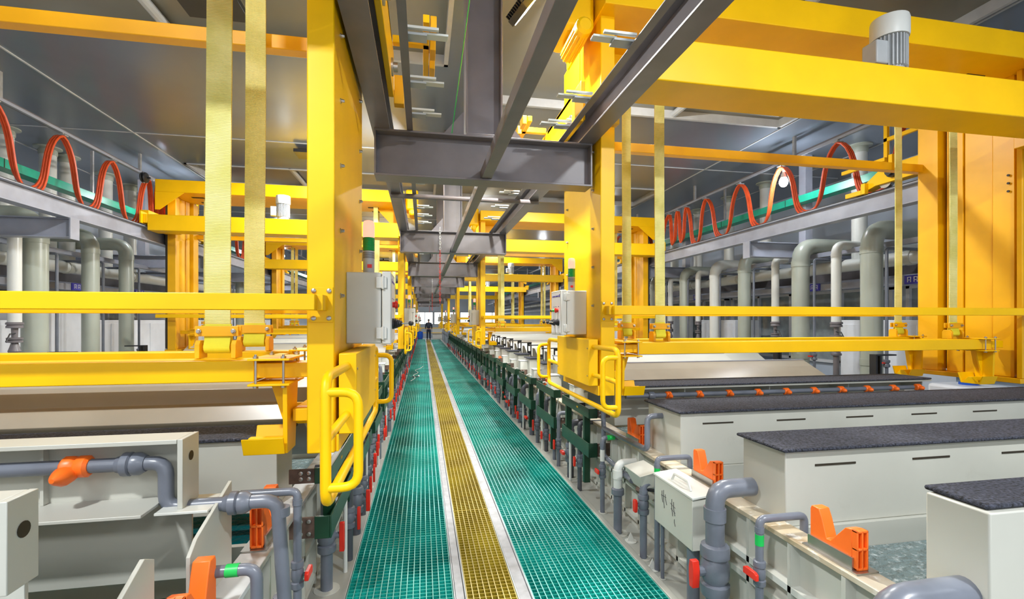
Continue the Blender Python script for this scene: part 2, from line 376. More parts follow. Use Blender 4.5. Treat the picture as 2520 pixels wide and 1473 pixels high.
# light fixtures; the ceiling and rear ones are added for fill
def add_ceiling_fill(i, x, y):
    n = 'at the rear' if y < 0 else '%s from the camera' % ORD[(i-2)//2]
    t = thing('ceiling_fill_fixture', 'added ceiling fill light over the %s tank row, %s' % ('left' if x < .5 else 'right', n), 'lamp', (x, y, 4.7), 'ceiling floodlights over the tank rows')
    MB().box(x-.28, x+.28, y-.2, y+.2, 4.66, 4.72).box(x-.03, x+.03, y-.03, y+.03, 4.72, ZC).build('housing', 'black', t, .006)
for i, (x, y) in enumerate(CEILING_FILLS): add_ceiling_fill(i, x, y)
for i, x in enumerate((-3, .5, 4)):
    t = thing('rear_fill_fixture', '%s hooded fill light added behind the viewpoint' % ('left', 'middle', 'right')[i], 'lamp', (x, -2.66, 3.9), 'fill lights added behind the viewpoint')
    MB().box(x-.65, x+.65, -2.78, -2.68, 3.6, 4.2).build('housing', 'grey_steel', t, .01); MB().cyl((x, -2.73, 4.2), (x, -2.73, ZC), .02, 8).build('hanger', 'galv', t)
for i, (x, y) in enumerate(TRACK_LAMPS):
    s = -1 if x < 0 else 1; k = i % 4
    t = thing('bulb_lamp', '%s bright bulb lamp hanging from the %s festoon track' % (ORD[k], SIDE[s]), 'lamp', (x, y, 4.25), 'bulb lamps on the tracks')
    MB().cyl((x, y, 4.18), (x, y, 4.382), .025).lathe((x, y, 4.13), [(.03, .08), (.045, .03), (.05, 0)]).build('socket', 'pipe_w', t)
    MB().lathe((x, y, 4.0), [(.005, -.035), (.04, -.02), (.068, .02), (.075, .06), (.06, .11), (.035, .14)], 14).build('glow_bulb', 'hot', t)
for i, (y, s) in enumerate(COL_LAMPS):
    t = thing('column_floodlight', '%s finned floodlight fixed to a hanging column, shining %s' % (ORD[i], SIDE[s]), 'lamp', (.5+s*.3, y, 4.3), 'floodlights on the hanging columns')
    c = Vector((.5+s*.34, y, 4.33)); d = Vector((s*1.8, .45, -1.4)).normalized(); R = d.to_track_quat('-Z', 'Y').to_matrix()
    def ob(x0, x1, y0, y1, z0, z1):
        q = MB(); q.box(x0, x1, y0, y1, z0, z1); q.v = [tuple(c+R@Vector(v)) for v in q.v]; return q
    h = ob(-.14, .14, -.1, .1, -.04, .02)
    for k in range(9):
        g = ob(-.13+k*.032, -.122+k*.032, -.095, .095, .02, .06); h.add(g.v, g.f)
    h.build('housing', 'black', t, .003); ob(-.12, .12, -.085, .085, -.046, -.041).build('led_face', 'hot', t)
    MB().tube([(.485+s*.16, y+.1, 4.45), (.5+s*.34, y+.06, 4.45), tuple(c)], .012, 8).build('arm', 'black', t)
# ---------------- hoists ----------------
HOISTS = [(-1, 2.28), (1, 3.58), (-1, 10.2), (1, 11.6), (-1, 16.6), (1, 20.0), (-1, 26.0), (1, 27.3), (-1, 37.0), (1, 37.0)]
HW = {0: 'nearest', 1: 'second', 2: 'third', 3: 'fourth', 4: 'farthest'}
def hx(s): return MB(s, (.5, 0, 0))
PROTO = {}
def bolt(mb_args, x, y, z, ax, t, d=1, r=.009):
    q = hx(mb_args); q.lathe((x, y, z), [(r*1.4, 0), (r*1.4, d*.004), (r, d*.005), (r, d*.016), (r*.6, d*.02)], 8, ax, False)
    return q.build('bolt', 'metal', t)
def hoist(s, Y, rank):
    sd = SIDE[s]; near = rank == 0
    H = thing('gantry_hoist', '%s yellow gantry hoist on the %s side of the walkway' % (HW[rank], sd), 'hoist', (.5+s*3.2, Y, 0), 'yellow gantry hoists')
    # inner post
    p = hx(s).box(.9, 1.02, Y, Y+1.0, 1.04, 4.12).build('post', 'yellow', H, .006)
    for yy, zz in ((.16, (1.77, 2.09, 2.41, 2.73, 3.05, 3.37)), (.87, (2.09, 2.41, 2.73, 3.05))):
        for z in zz:
            if z < 1.95 and not near: continue
            q = hx(s); q.lathe((.9, Y+yy, z), [(.013, 0), (.013, -.004), (.009, -.005), (.009, -.012), (.006, -.02)], 8, 'x', False)
            if near: q.build('bolt', 'metal', p)
    hx(s).box(.885, .9, Y+.02, Y+.98, 1.04, 1.12).build('post_foot', 'yellow', H, .003)
    # lower gear cover
    cov = hx(s).box(.806, .885, Y+.02, Y+.92, 1.12, 1.495).build('gear_cover', 'yellow', H, .005)
    hx(s).box(.885, .9, Y+.12, Y+.85, 1.16, 1.45).build('spacer', 'pp', cov)
    for z in (1.2, 1.42): 
        for yy in (.05, .89):
            hx(s).lathe((.806, Y+yy, z), [(.006, 0), (.006, -.004)], 8, 'x').build('screw', 'metal', cov)
    # bumper tubes
    yf, yb = Y-.46, Y+1.4
    m = hx(s).tube([(.85, Y+.06, 1.435), (.85, yf, 1.44), (.85, yf, .97), (.85, yb, .97), (.85, yb, 1.44), (.85, Y+.9, 1.44)], .02, 12, .07)
    m.cyl((.85, Y+.06, 1.21), (.85, yf, 1.21), .018).cyl((.85, Y+.9, 1.21), (.85, yb, 1.21), .018)
    m.build('bumper_frame', 'yellow', H)
    for yy in (yf, yb):
        hx(s).tube([(.85, yy, 1.385), (.735, yy, 1.385), (.735, yy, 1.035), (.85, yy, 1.035)], .0175, 12, .06).build('bumper_loop', 'yellow', H)
    # control box
    B = hx(s).box(.72, .9, Y+.33, Y+.64, 1.525, 1.905).build('control_box', 'box', H, .006)
    hx(s).box(.668, .716, Y+.325, Y+.645, 1.52, 1.91).build('door', 'box', B, .006)
    hx(s).box(.6665, .668, Y+.345, Y+.625, 1.54, 1.89).build('face_panel', 'panel_w', B)
    for z in (1.58, 1.85): hx(s).box(.69, .745, Y+.316, Y+.33, z-.03, z+.03).cyl((.71, Y+.318, z-.035), (.71, Y+.318, z+.035), .008, 8).build('hinge', 'box', B, .002)
    for yy in (.40, .53):
        q = hx(s).lathe((.667, Y+yy, 1.63), [(.03, 0), (.03, -.01), (.024, -.014), (.027, -.02), (.02, -.026), (.023, -.032), (.016, -.038), (.018, -.044), (.01, -.05)], 14, 'x')
        q.build('joystick_boot', 'black', B)
        hx(s).cyl((.62, Y+yy, 1.63), (.575, Y+yy, 1.632), .004, 8).build('joystick_rod', 'metal', B)
        hx(s).lathe((.567, Y+yy, 1.632), [(.002, -.014), (.011, -.009), (.015, 0), (.011, .009), (.002, .014)], 12, 'x').build('joystick_knob', 'black', B)
    for yy, mm, r in ((.42, 'red', .02), (.49, 'tape', .011), (.53, 'g_yellow', .011), (.57, 'black', .011)):
        hx(s).lathe((.667, Y+yy, 1.735), [(r*.8, 0), (r*.8, -.012), (r*1.1, -.014), (r*1.1, -.024), (r*.7, -.03)], 12, 'x').build('push_button', mm, B)
    q = hx(s); 
    for k, (a, b) in enumerate(((.38, .40), (.41, .5), (.51, .6))): q.box(.6658, .6665, Y+a, Y+b, 1.855, 1.866)
    q.box(.6658, .6665, Y+.36, Y+.385, 1.85, 1.875)
    for a in (.39, .47, .53): q.box(.6658, .6665, Y+a, Y+a+.03, 1.765, 1.771)
    q.build('printed_lettering', 'blue_sign', B)
    # signal tower
    tx, ty = .795, Y+.43
    T = hx(s).cyl((tx, ty, 1.905), (tx, ty, 2.03), .031, 20).build('signal_tower', 'motor', H)
    q = hx(s)
    for k in range(6): q.lathe((tx, ty, 1.99+k*.006), [(.0316, 0), (.0316, .0025)], 20)
    q.build('sounder_slots', 'black', T)
    hx(s).box(tx-.02, tx+.004, ty-.0325, ty-.03, 1.935, 1.955).build('sticker', 'red', T)
    q = hx(s); pr = [(.031, 0)]
    for k in range(9): pr += [(.0325, .004+k*.008), (.031, .008+k*.008)]
    q.lathe((tx, ty, 2.032), pr, 20).build('green_lens', 'greenlens', T)
    pr = [(.031, 0)]
    for k in range(8): pr += [(.0325, .004+k*.008), (.031, .008+k*.008)]
    pr += [(.030, .078), (.024, .088), (.01, .092)]
    hx(s).lathe((tx, ty, 2.108), pr, 20).build('lit_red_lens', 'redlamp', T)
    # handrails
    for y0, d, nm in ((Y, -1, 'front'), (Y+1, 1, 'rear')):
        ya, yb2 = sorted((y0+d*.10, y0+d*.145)); R = hx(s).box(.955, 5.5, ya, yb2, 1.692, 1.762)
        ya2, yb3 = sorted((y0, y0+d*.102)); R.box(.93, .975, ya2, yb3, 1.692, 1.762); Ro = R.build('guard_rail', 'yellow', H, .004)
        ya3, yb4 = sorted((y0, y0+d*.008)); hx(s).box(.905, 1.005, ya3, yb4, 1.64, 1.80).build('rail_plate', 'yellow', Ro, .002)
        if near:
            for xx in (.922, .988):
                for z in (1.658, 1.783): hx(s).lathe((xx, y0+d*.008, z), [(.011, 0), (.011, d*.006), (.007, d*.008)], 8, 'y', False).build('bolt', 'metal', Ro)
    # beams
    fb = hx(s).box(.97, 5.38, Y-.64, Y-.28, 3.27, 3.56).box(5.38, 5.45, Y-.64, Y-.28, 3.4, 3.56).build('front_beam', 'yellow', H, .008)
    hx(s).box(5.45, 5.475, Y-.7, Y-.22, 3.39, 3.6).build('end_plate', 'yellow', fb)
    hx(s).box(.93, .97, Y-.66, Y-.02, 3.3, 3.54).build('beam_bracket', 'yellow2', fb, .004); hx(s).box(5.1, 5.38, Y-.28, Y-.01, 3.3, 3.5).build('beam_bracket', 'yellow2', fb, .004)
    ub = hx(s).box(.88, 5.5, Y-.15, Y+.85, 4.09, 4.33).build('upper_beam', 'yellow', H, .006)
    hx(s).prism([(5.0, 4.09), (5.5, 4.09), (5.5, 3.75), (5.42, 3.75)], 'y', Y-.15, Y-.14).build('corner_plate', 'yellow', ub)
    hx(s).prism([(.9, 4.09), (1.5, 4.09), (1.05, 3.6), (.9, 3.6)], 'y', Y+.5, Y+.52).build('corner_plate', 'yellow', ub)
    for xx, yy in ((1.55, .42), (1.5, .95-.15), (4.9, .2), (4.9, .62)): hx(s).box(xx-.1, xx+.12, Y+yy-.03, Y+yy+.05, 4.084, 4.091).build('slot', 'dark', ub)
    if near:
        for xx in (5.1, 5.2, 5.35, 5.45):
            for z in (4.13, 4.2, 4.29): hx(s).lathe((xx, Y-.15, z), [(.009, 0), (.009, -.006)], 8, 'y').build('bolt', 'metal', ub)
    hx(s).box(1.0, 5.4, Y+.94, Y+1.03, 3.375, 3.465).build('rear_tie', 'yellow2', H, .005)
    # outer column made of guide bars
    oc = hx(s).box(5.36, 5.40, Y+.005, Y+.995, 1.1, 4.1).build('outer_column', 'dark', H, .004)  # backing coloured dark to paint the shade between the guide bars
    for a, b, xo in ((0, .045, 5.22), (.1, .283, 5.28), (.294, .55, 5.30), (.562, .725, 5.29), (.78, 1.0, 5.24)):
        hx(s).box(xo, 5.36, Y+a, Y+b, 1.08, 4.09).build('guide_bar', 'yellow2', oc, .004)
    hx(s).box(5.2, 5.41, Y, Y+1.0, 1.03, 1.078).build('column_foot', 'yellow2', oc, .004)
    if near:
        for k, (yy, z) in enumerate(((.14, 3.1), (.14, 3.02), (.14, 2.94), (.86, 3.1), (.86, 3.02), (.86, 2.94))):
            hx(s).lathe((5.27, Y+yy, z), [(.012, 0), (.012, -.01)], 8, 'x').build('bolt', 'dark', oc)
    # end carriage on the outer rail
    ec = hx(s).prism([(Y-.5, 3.44), (Y-.5, 3.66), (Y+1.6, 3.66), (Y+1.85, 3.5), (Y+1.85, 3.4), (Y+1.7, 3.44)], 'x', 5.43, 5.57).build('end_carriage', 'yellow', H, .004)
    for yy in (-.35, 1.6): hx(s).lathe((5.5, Y+yy, 3.47), [(.085, -.03), (.085, .03)], 20, 'x').build('wheel', 'metal', ec)
    hx(s).lathe((5.43, Y+1.45, 3.55), [(.07, 0), (.07, -.05), (.05, -.055), (.05, -.09)], 16, 'x').build('drive_hub', 'black', ec)
    hx(s).box(5.37, 5.415, Y+1.85, Y+2.1, 3.36, 3.42).box(5.37, 5.43, Y+1.8, Y+1.86, 3.36, 3.5).build('buffer', 'yellow', ec, .003)
    hx(s).box(5.46, 5.5, Y+1.6, Y+2.25, 3.74, 3.79).box(5.46, 5.5, Y+1.5, Y+1.55, 3.6, 3.8).build('scraper_arm', 'yellow', ec, .003)
    # festoon arm
    hx(s).box(5.5, 5.54, Y+1.0, Y+1.65, 4.0, 4.05).box(5.5, 5.54, Y+1.6, Y+1.65, 3.66, 4.4).box(5.5, 5.54, Y+.95, Y+1.0, 3.66, 4.4).build('festoon_arm', 'yellow', H, .003)
    hx(s).lathe((5.6, Y-.3, 4.3), [(.02, -.05), (.09, -.04), (.1, -.02), (.06, 0), (.1, .02), (.09, .04), (.02, .05)], 16, 'x').cyl((5.5, Y-.3, 4.3), (5.6, Y-.3, 4.3), .015).build('cable_wheel', 'black', H)
    # inner drive carriage
    dc = hx(s).box(.70, .735, Y-.1, Y+1.1, 3.2, 3.5).box(.70, .9, Y+.1, Y+.9, 3.46, 3.5).build('drive_carriage', 'yellow', H, .004)
    for yy in (.15, .85):
        hx(s).lathe((.70, Y+yy, 3.28), [(.055, 0), (.055, -.012), (.03, -.015), (.03, -.04)], 14, 'x').build('bearing', 'metal', dc)
        hx(s).lathe((.81, Y+yy, 3.4), [(.075, -.03), (.075, .03)], 20, 'x').build('wheel', 'metal', dc)
    for yy in (-.16, 1.1):
        for a, b in ((.63, .70), (.93, .99)): hx(s).box(a, b, Y+yy, Y+yy+.07, 3.16, 3.36).build('stop_block', 'yellow2', dc, .004)
    gb = hx(s).box(.6, .86, Y+.02, Y+.42, 3.98, 4.42).build('gearbox_cover', 'yellow', H, .04)
    q = hx(s)
    for k in range(14):
        a = 2*pi*k/14; q.tube([(.72+.062*cos(a), Y-.08, 3.91+.062*sin(a)), (.72+.062*cos(a), Y+.3, 3.91+.062*sin(a))], .007, 5)
    q.cyl((.72, Y-.08, 3.91), (.72, Y+.3, 3.91), .06, 20).lathe((.72, Y-.08, 3.91), [(.07, 0), (.068, -.05), (.045, -.07)], 20, 'y'); q.build('drive_motor', 'yellow', H)
    q = hx(s).box(.46, .7, Y+.95, Y+1.0, 3.5, 3.55).box(.46, .5, Y+.7, Y+1.4, 3.5, 3.55); q.build('switch_arm', 'yellow', dc, .003)
    for k in range(3): hx(s).box(.415, .455, Y+.72+k*.24, Y+.86+k*.24, 3.48, 3.56).build('switch', 'yellow2', dc, .004)
    # motor on the front beam
    cx, cy = 3.15, Y-.45
    mo = hx(s).lathe((cx, cy, 3.56), [(.12, 0), (.12, .02), (.1, .03), (.1, .06)], 20).build('motor', 'motor', H)
    q = hx(s).cyl((cx, cy, 3.62), (cx, cy, 3.88), .095, 24)
    for k in range(28):
        a = 2*pi*k/28; c0, s0 = cos(a), sin(a); w = .004
        q.add([(cx+.09*c0-w*s0, cy+.09*s0+w*c0, 3.63), (cx+.118*c0-w*s0, cy+.118*s0+w*c0, 3.63), (cx+.118*c0+w*s0, cy+.118*s0-w*c0, 3.63), (cx+.09*c0+w*s0, cy+.09*s0-w*c0, 3.63),
               (cx+.09*c0-w*s0, cy+.09*s0+w*c0, 3.87), (cx+.118*c0-w*s0, cy+.118*s0+w*c0, 3.87), (cx+.118*c0+w*s0, cy+.118*s0-w*c0, 3.87), (cx+.09*c0+w*s0, cy+.09*s0-w*c0, 3.87)],
              [(0, 1, 2, 3), (4, 7, 6, 5), (0, 4, 5, 1), (1, 5, 6, 2), (2, 6, 7, 3), (3, 7, 4, 0)])
    q.build('finned_body', 'motor', mo)
    hx(s).lathe((cx, cy, 3.875), [(.126, 0), (.13, .02), (.13, .14), (.125, .16), (.1, .168)], 28).build('fan_cover', 'box', mo)
    xx = cx-.2
    hx(s).box(cx-.21*s if s > 0 else cx+.1, cx-.1*s if s > 0 else cx+.21, cy-.08, cy+.05, 3.64, 3.82).build('terminal_box', 'motor', mo, .01)
    return H
def lifting(s, Y, rank):
    sd = SIDE[s]; near = rank == 0
    L = thing('lifting_beam', 'yellow lifting beam hung on webbing straps inside the %s hoist on the %s side' % (HW[rank], sd), 'lifting beam', (.5+s*3.1, Y+.5, 1.4), 'lifting beams')
    for a, b in ((.12, .3), (.8, .96)): hx(s).box(1.28, 5.02, Y+a, Y+b, 1.36, 1.46).build('beam', 'yellow', L, .004)
    hx(s).box(1.04, 1.3, Y+.14, Y+.28, 1.375, 1.445).box(5.0, 5.2, Y+.14, Y+.28, 1.375, 1.445).build('end_block', 'yellow', L, .004)
    hx(s).box(1.3, 1.36, Y+.3, Y+.8, 1.37, 1.45).box(4.94, 5.0, Y+.3, Y+.8, 1.37, 1.45).build('tie', 'yellow', L, .003)
    hx(s).box(1.04, 1.12, Y+.16, Y+.5, 1.16, 1.22).build('guide_arm', 'yellow', L, .003)
    for xa, d in ((1.13, 1), (4.88, -1)):
        for yy in ((.2, .88) if near or d < 0 else (.2,)):
            yc = Y+yy
            h = hx(s).box(xa-.02, xa+.16, yc-.14, yc+.14, 1.462, 1.472).box(xa-.02, xa+.16, yc-.14, yc+.14, 1.345, 1.355).build('clamp', 'yellow', L, .002)
            for px in (xa+.01, xa+.13):
                for py in (yc-.12, yc+.12):
                    q = hx(s).cyl((px, py, 1.335), (px, py, 1.49), .006, 8).lathe((px, py, 1.472), [(.012, 0), (.012, .01)], 6, 'z', False).lathe((px, py, 1.335), [(.012, 0), (.012, .01)], 6, 'z', False)
                    if near: q.build('bolt', 'metal', h)
            # hanger gusset + hook
            g = hx(s).prism([(yc-.1, 1.345), (yc+.1, 1.345), (yc+.05, 1.02), (yc-.09, 1.02)], 'x', xa+(.0 if d > 0 else .14), xa+(.02 if d > 0 else .16))
            g.box(xa+.0, xa+.16, yc-.1, yc-.085, 1.1, 1.345) if 0 else None
            g.prism([(xa+.02 if d > 0 else xa+.14, 1.345), (xa+.10 if d > 0 else xa+.06, 1.345), (xa+.02 if d > 0 else xa+.14, 1.08)], 'y', yc-.005, yc+.01)
            g.build('hanger', 'yellow', L, .002)
            x0, x1 = (xa+.01, xa+.19) if d > 0 else (xa-.03, xa+.15)
            hx(s).prism([(yc-.10, 1.02), (yc-.13, 1.10), (yc-.118, 1.10), (yc-.088, 1.032), (yc-.035, 1.085), (yc, 1.085), (yc+.055, 1.032), (yc+.085, 1.12), (yc+.098, 1.12), (yc+.068, 1.02)], 'x', x0, x1).build('v_hook', 'yellow', L, .002)
    return L
def strap(s, Y, x, yy, w, lab):
    t = thing('lifting_strap', lab, 'strap', (.5+s*x, Y+yy, 1.5), 'webbing lifting straps')
    yc = Y+yy; th = .005
    yb = Y+(.21 if yy < .7 else .88)
    q = hx(s); n = 26; z1 = 4.2; zb = 1.62
    vs = []; fs = []
    for i in range(n+1):
        z = zb+(z1-zb)*i/n
        for dx, dy in ((-w/2, -th), (w/2, -th), (w/2, th), (-w/2, th)): vs.append((x+dx+.004*sin(z*2+x*7), yc+dy, z))
    for i in range(n):
        for k in range(4): fs.append((i*4+k, i*4+(k+1) % 4, i*4+4+(k+1) % 4, i*4+4+k))
    fs += [(0, 1, 2, 3), tuple(n*4+k for k in range(4))]
    q.add(vs, fs); q.build('webbing', 'strap', t)
    # looped end round the pin
    q = hx(s); prof = [(yc-th, 1.63)]
    cz = 1.515
    prof += [(yc-.012, 1.58)]+[(yc-.03*cos(a)+.0, cz-.03*sin(a)) for a in [k*pi/8 for k in range(0, 9)]]+[(yc+.012, 1.58), (yc+th, 1.63)]
    q.prism(prof, 'x', x-w/2-.001, x+w/2+.001, True); q.build('loop', 'strap2', t)
    hx(s).box(x-w/2-.04, x+w/2+.04, yc-.028, yc-.012, 1.57, 1.62).box(x-w/2-.04, x+w/2+.04, yc+.012, yc+.024, 1.57, 1.62).build('clamp_plate', 'yellow2', t, .002)
    for dx in (-w/2-.02, w/2+.02): hx(s).lathe((x+dx, yc-.028, 1.595), [(.012, 0), (.012, -.008), (.008, -.009), (.008, -.018)], 8, 'y', False).build('bolt', 'metal', t)
    for dx in (-w/2-.035, w/2+.012):
        hx(s).prism([(yc-.045, 1.462), (yc-.045, 1.53), (yc-.03, 1.55), (yc+.03, 1.55), (yc+.045, 1.53), (yc+.045, 1.462)], 'x', x+dx, x+dx+.022).build('cheek_plate', 'yellow2', t, .002)
    hx(s).cyl((x-w/2-.03, yc, 1.515), (x+w/2+.03, yc, 1.515), .018, 12).build('pin', 'yellow2', t)
for i, (s, Y) in enumerate(HOISTS):
    rk = i//2
    hoist(s, Y, rk); lifting(s, Y, rk)
    if i < 8:
        w = .115 if i == 0 else .092
        for x, nm in ((1.5, 'inner'), (4.8, 'outer')):
            for yy, nn in ((.3, 'front'), (.88, 'rear')):
                xx = x+(.02 if yy > .7 else 0)+(.07 if i == 1 and x < 2 and yy < .7 else 0)
                strap(s, Y, xx, yy, w, 'pale yellow webbing strap, %s %s one of the %s hoist on the %s' % (nm, nn, HW[rk], SIDE[s]))
# ---------------- walkway ----------------
CELL = .038
def grating(x0, x1, y0, y1, m, lab, grp, h=.034):
    q = MB(); nx = round((x1-x0)/CELL); ny = max(1, round((y1-y0)/CELL)); far = y0 > 14
    bw = .003
    for i in range(nx+1): x = x0+(x1-x0)*i/nx; q.box(x-bw, x+bw, y0, y1, -h, 0)
    if not far or True:
        for j in range(ny+1):
            y = y0+(y1-y0)*j/ny
            q.box(x0, x1, y-bw, y+bw, -h+.001, -.001)
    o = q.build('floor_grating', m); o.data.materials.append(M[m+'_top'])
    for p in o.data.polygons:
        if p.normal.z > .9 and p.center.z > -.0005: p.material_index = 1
    tag(o, lab, 'floor grating', grp); return o
LB = [1.3, 2.4, 3.67, 5.05, 6.2, 7.6, 9.0, 10.4]
while LB[-1] < 40: LB.append(min(41.4, LB[-1]+1.55))
RB = [1.3, 3.92, 6.7, 9.5]
while RB[-1] < 40: RB.append(min(41.4, RB[-1]+2.8))
YB = [1.3, 4.1, 7.3]
while YB[-1] < 40: YB.append(min(41.4, YB[-1]+3.2))
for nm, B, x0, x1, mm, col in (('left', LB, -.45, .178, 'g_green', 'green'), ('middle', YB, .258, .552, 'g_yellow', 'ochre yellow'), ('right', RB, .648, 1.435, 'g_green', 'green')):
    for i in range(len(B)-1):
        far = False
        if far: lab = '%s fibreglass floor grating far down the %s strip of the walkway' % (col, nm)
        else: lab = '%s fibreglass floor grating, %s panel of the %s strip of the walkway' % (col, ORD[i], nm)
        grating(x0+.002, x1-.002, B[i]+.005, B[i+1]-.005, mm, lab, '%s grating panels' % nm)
for x0, x1, nm in ((.182, .255, 'left'), (.555, .645, 'right')):
    t = thing('metal_channel', 'pale galvanised channel along the %s edge of the yellow grating' % nm, 'channel', ((x0+x1)/2, 20, -.02), 'channels beside the yellow grating')
    MB().box(x0+.012, x1-.012, -1, 41.4, -.05, -.004).build('web', 'galv', t)
    MB().box(x0, x0+.008, -1, 41.4, -.05, .006).build('flange', 'motor', t); MB().box(x1-.008, x1, -1, 41.4, -.05, .006).build('flange', 'motor', t)

# ---------------- tanks ----------------
PIT = .96
def slots(mb, xs, y, z, l):
    for x in xs: mb.box(x, x+l, y-.0035, y+.001, z-.005, z+.005)
def vseat(s, Y, x, lab, grp, k=1.):
    t = thing('v_seat', lab, 'v-shaped seat', (.5+s*x, Y, .65), grp)
    hx(s).box(x-.045, x+.06, Y-.14, Y+.13, .65, .657).build('base_plate', 'metal', t)
    hx(s).box(x-.035, x-.027, Y-.11, Y+.11, .657, .705).build('side_plate', 'metal', t)
    q = hx(s); x0, x1 = x-.026, x+.028
    q.prism([(Y-.10, .657), (Y-.10, .815), (Y-.07, .808), (Y+.0, .725), (Y+.02, .722), (Y+.045, .80), (Y+.06, .835), (Y+.098, .835), (Y+.105, .82), (Y+.105, .657)], 'x', x0, x1)
    for a, b in ((x0, x0+.008), (x1-.008+.0, x1), ((x0+x1)/2-.004, (x0+x1)/2+.004)): q.box(a, b, Y-.125, Y-.1, .657, .815)
    for z in (.657, .735, .805): q.box(x0, x1, Y-.125, Y-.1, z, z+.01)
    q.v = [(a, b, .65+(c-.65)*k) for a, b, c in q.v]
    q.build('saddle', 'orange', t, .003)
    return t
def rim(s, y0, y1, lab, grp, x0=1.15, L=4.0):
    """tank body: outer ribbed wall, rim, side walls and floor"""
    t = thing('plating_tank', lab, 'tank', (.5+s*(x0+L/2), (y0+y1)/2, -.4), grp)
    q = hx(s).box(x0+.05, x0+.07, y0, y1, -.4, .62).box(x0+L-.02, x0+L, y0, y1, -.4, .62).box(x0+.07, x0+L, y0, y0+.015, -.4, .62).box(x0+.07, x0+L, y1-.015, y1, -.4, .62).box(x0+.07, x0+L-.02, y0+.015, y1-.015, .1, .12)
    q.build('body', 'pp', t)
    hx(s).box(x0, x0+.12, y0+.002, y1-.002, .625, .65).build('rim', 'pp_rim' if s > 0 else 'rim_white', t, .003)
    q = hx(s)
    for yy in (y0+.12, (y0+y1)/2, y1-.16): q.box(x0+.0, x0+.05, yy, yy+.02, .02, .624)
    q.box(x0+.0, x0+.05, y0, y1, .3, .33).box(x0-.0, x0+.05, y0, y1, .06, .09)
    q.build('ribs', 'pp', t)
    return t
def hood(s, t, y0, y1, z1=.995, x0=1.27, x1=5.12, mt=True, slot=True, m='pp'):
    h = hx(s).box(x0, x1, y0, y1, .62, z1).build('exhaust_hood', m, t, .006)
    if slot:
        for k in range(6): q = hx(s); slots(q, [x0+.17+k*.595], y0, z1-.075, .24); q.build('slot', 'dark', h)
    if mt:
        q = hx(s); n = 60; w = .02
        ins = .045 if z1 > 1.03 and s > 0 else 0
        q.box(x0-.03+ins, x1, y0-.03+ins, y1+.02, z1+.002, z1+.02); q.build('fibre_mat', 'mat', h, .008)
    return h
def liquid(s, t, y0, y1, z=.5, m='water', x0=1.23, x1=5.12): return hx(s).box(x0, x1, y0+.017, y1-.017, z-.02, z).build('liquid', m, t)
# right side
RT = [(1.15, 2.04, (1.19, 1.385), 1.035), (2.04, 3.01, (2.05, 2.365), .995), (3.01, 3.83, (3.02, 3.5), .995)]
names = ['nearest', 'second', 'third']
for i, (a, b, hd, z1) in enumerate(RT):
    t = rim(1, a, b, 'beige plastic plating tank, %s one on the right of the walkway' % names[i], 'plating tanks on the right')
    hood(1, t, hd[0], hd[1], z1); liquid(1, t, a, b)
    for zz in ((.4, .43),): hx(1).box(1.15, 1.2, a, b, *zz).build('stiffener', 'pp_lite', t)
def cover_hood(s, t, y0, y1, z, x1=4.65):
    h = hx(s).box(1.3, x1, y0, y1+.05, z-.02, z).box(1.3, x1, y0+.28, y0+.3, .64, z-.02).build('cover_hood', 'pp', t, .003)
    hx(s).box(1.25, x1-.02, y0-.02, y1+.04, z+.002, z+.018).build('fibre_mat', 'mat', h, .008)
    hx(s).cyl((1.3, y0+.03, z-.08), (x1-.2, y0+.03, z-.08), .022, 14).lathe((1.55, y0+.03, z-.08), [(.03, -.03), (.036, -.02), (.036, .02), (.03, .03)], 12, 'x').build('spray_pipe', 'upvc', h)
    for k in range(10):
        x = 1.72+k*.31
        hx(s).lathe((x, y0+.03, z-.08), [(.026, -.028), (.034, -.02), (.034, -.006), (.028, 0), (.034, .006), (.034, .02), (.026, .028)], 10, 'x').lathe((x, y0-.01, z-.085), [(.018, .03), (.024, 0), (.018, -.02), (.006, -.03)], 10, 'y').build('nozzle', 'orange', h)
    for k in range(4): hx(s).box(1.9+k*.9, 1.91+k*.9, y0+.06, y0+.28, z-.12, z-.02).build('web_rib', 'pp', h)
    return h
def sloped_hood(s, t, y0, y1, z0, z1, x1=4.4, m='pp_dull'):
    q = hx(s).prism([(y0, z0), (y1, z1), (y1+.02, z1), (y1+.02, .64), (y1+.005, .64), (y0+.03, z0-.02)], 'x', 1.27, x1)
    h = q.build('sloped_hood', m, t, .003); hx(s).box(1.27, x1, y1+.0, y1+.05, z1, z1+.012).build('lip', 'blue_steel', h); return h
t = rim(1, 3.83, 4.79, 'beige plating tank under a black matted cover above a spray pipe with orange nozzles', 'plating tanks on the right')
cover_hood(1, t, 3.97, 4.32, 1.04); liquid(1, t, 3.83, 4.79)
t = rim(1, 4.79, 5.75, 'beige plating tank with a brownish sloping hood, fifth on the right', 'plating tanks on the right')
sloped_hood(1, t, 4.9, 5.3, .95, 1.13, 4.35); liquid(1, t, 4.79, 5.75)
t = rim(1, 5.75, 6.71, 'beige plating tank with a sloping hood, sixth on the right', 'plating tanks on the right')
sloped_hood(1, t, 5.9, 6.3, .98, 1.15, 3.9, 'pp'); liquid(1, t, 5.75, 6.71)
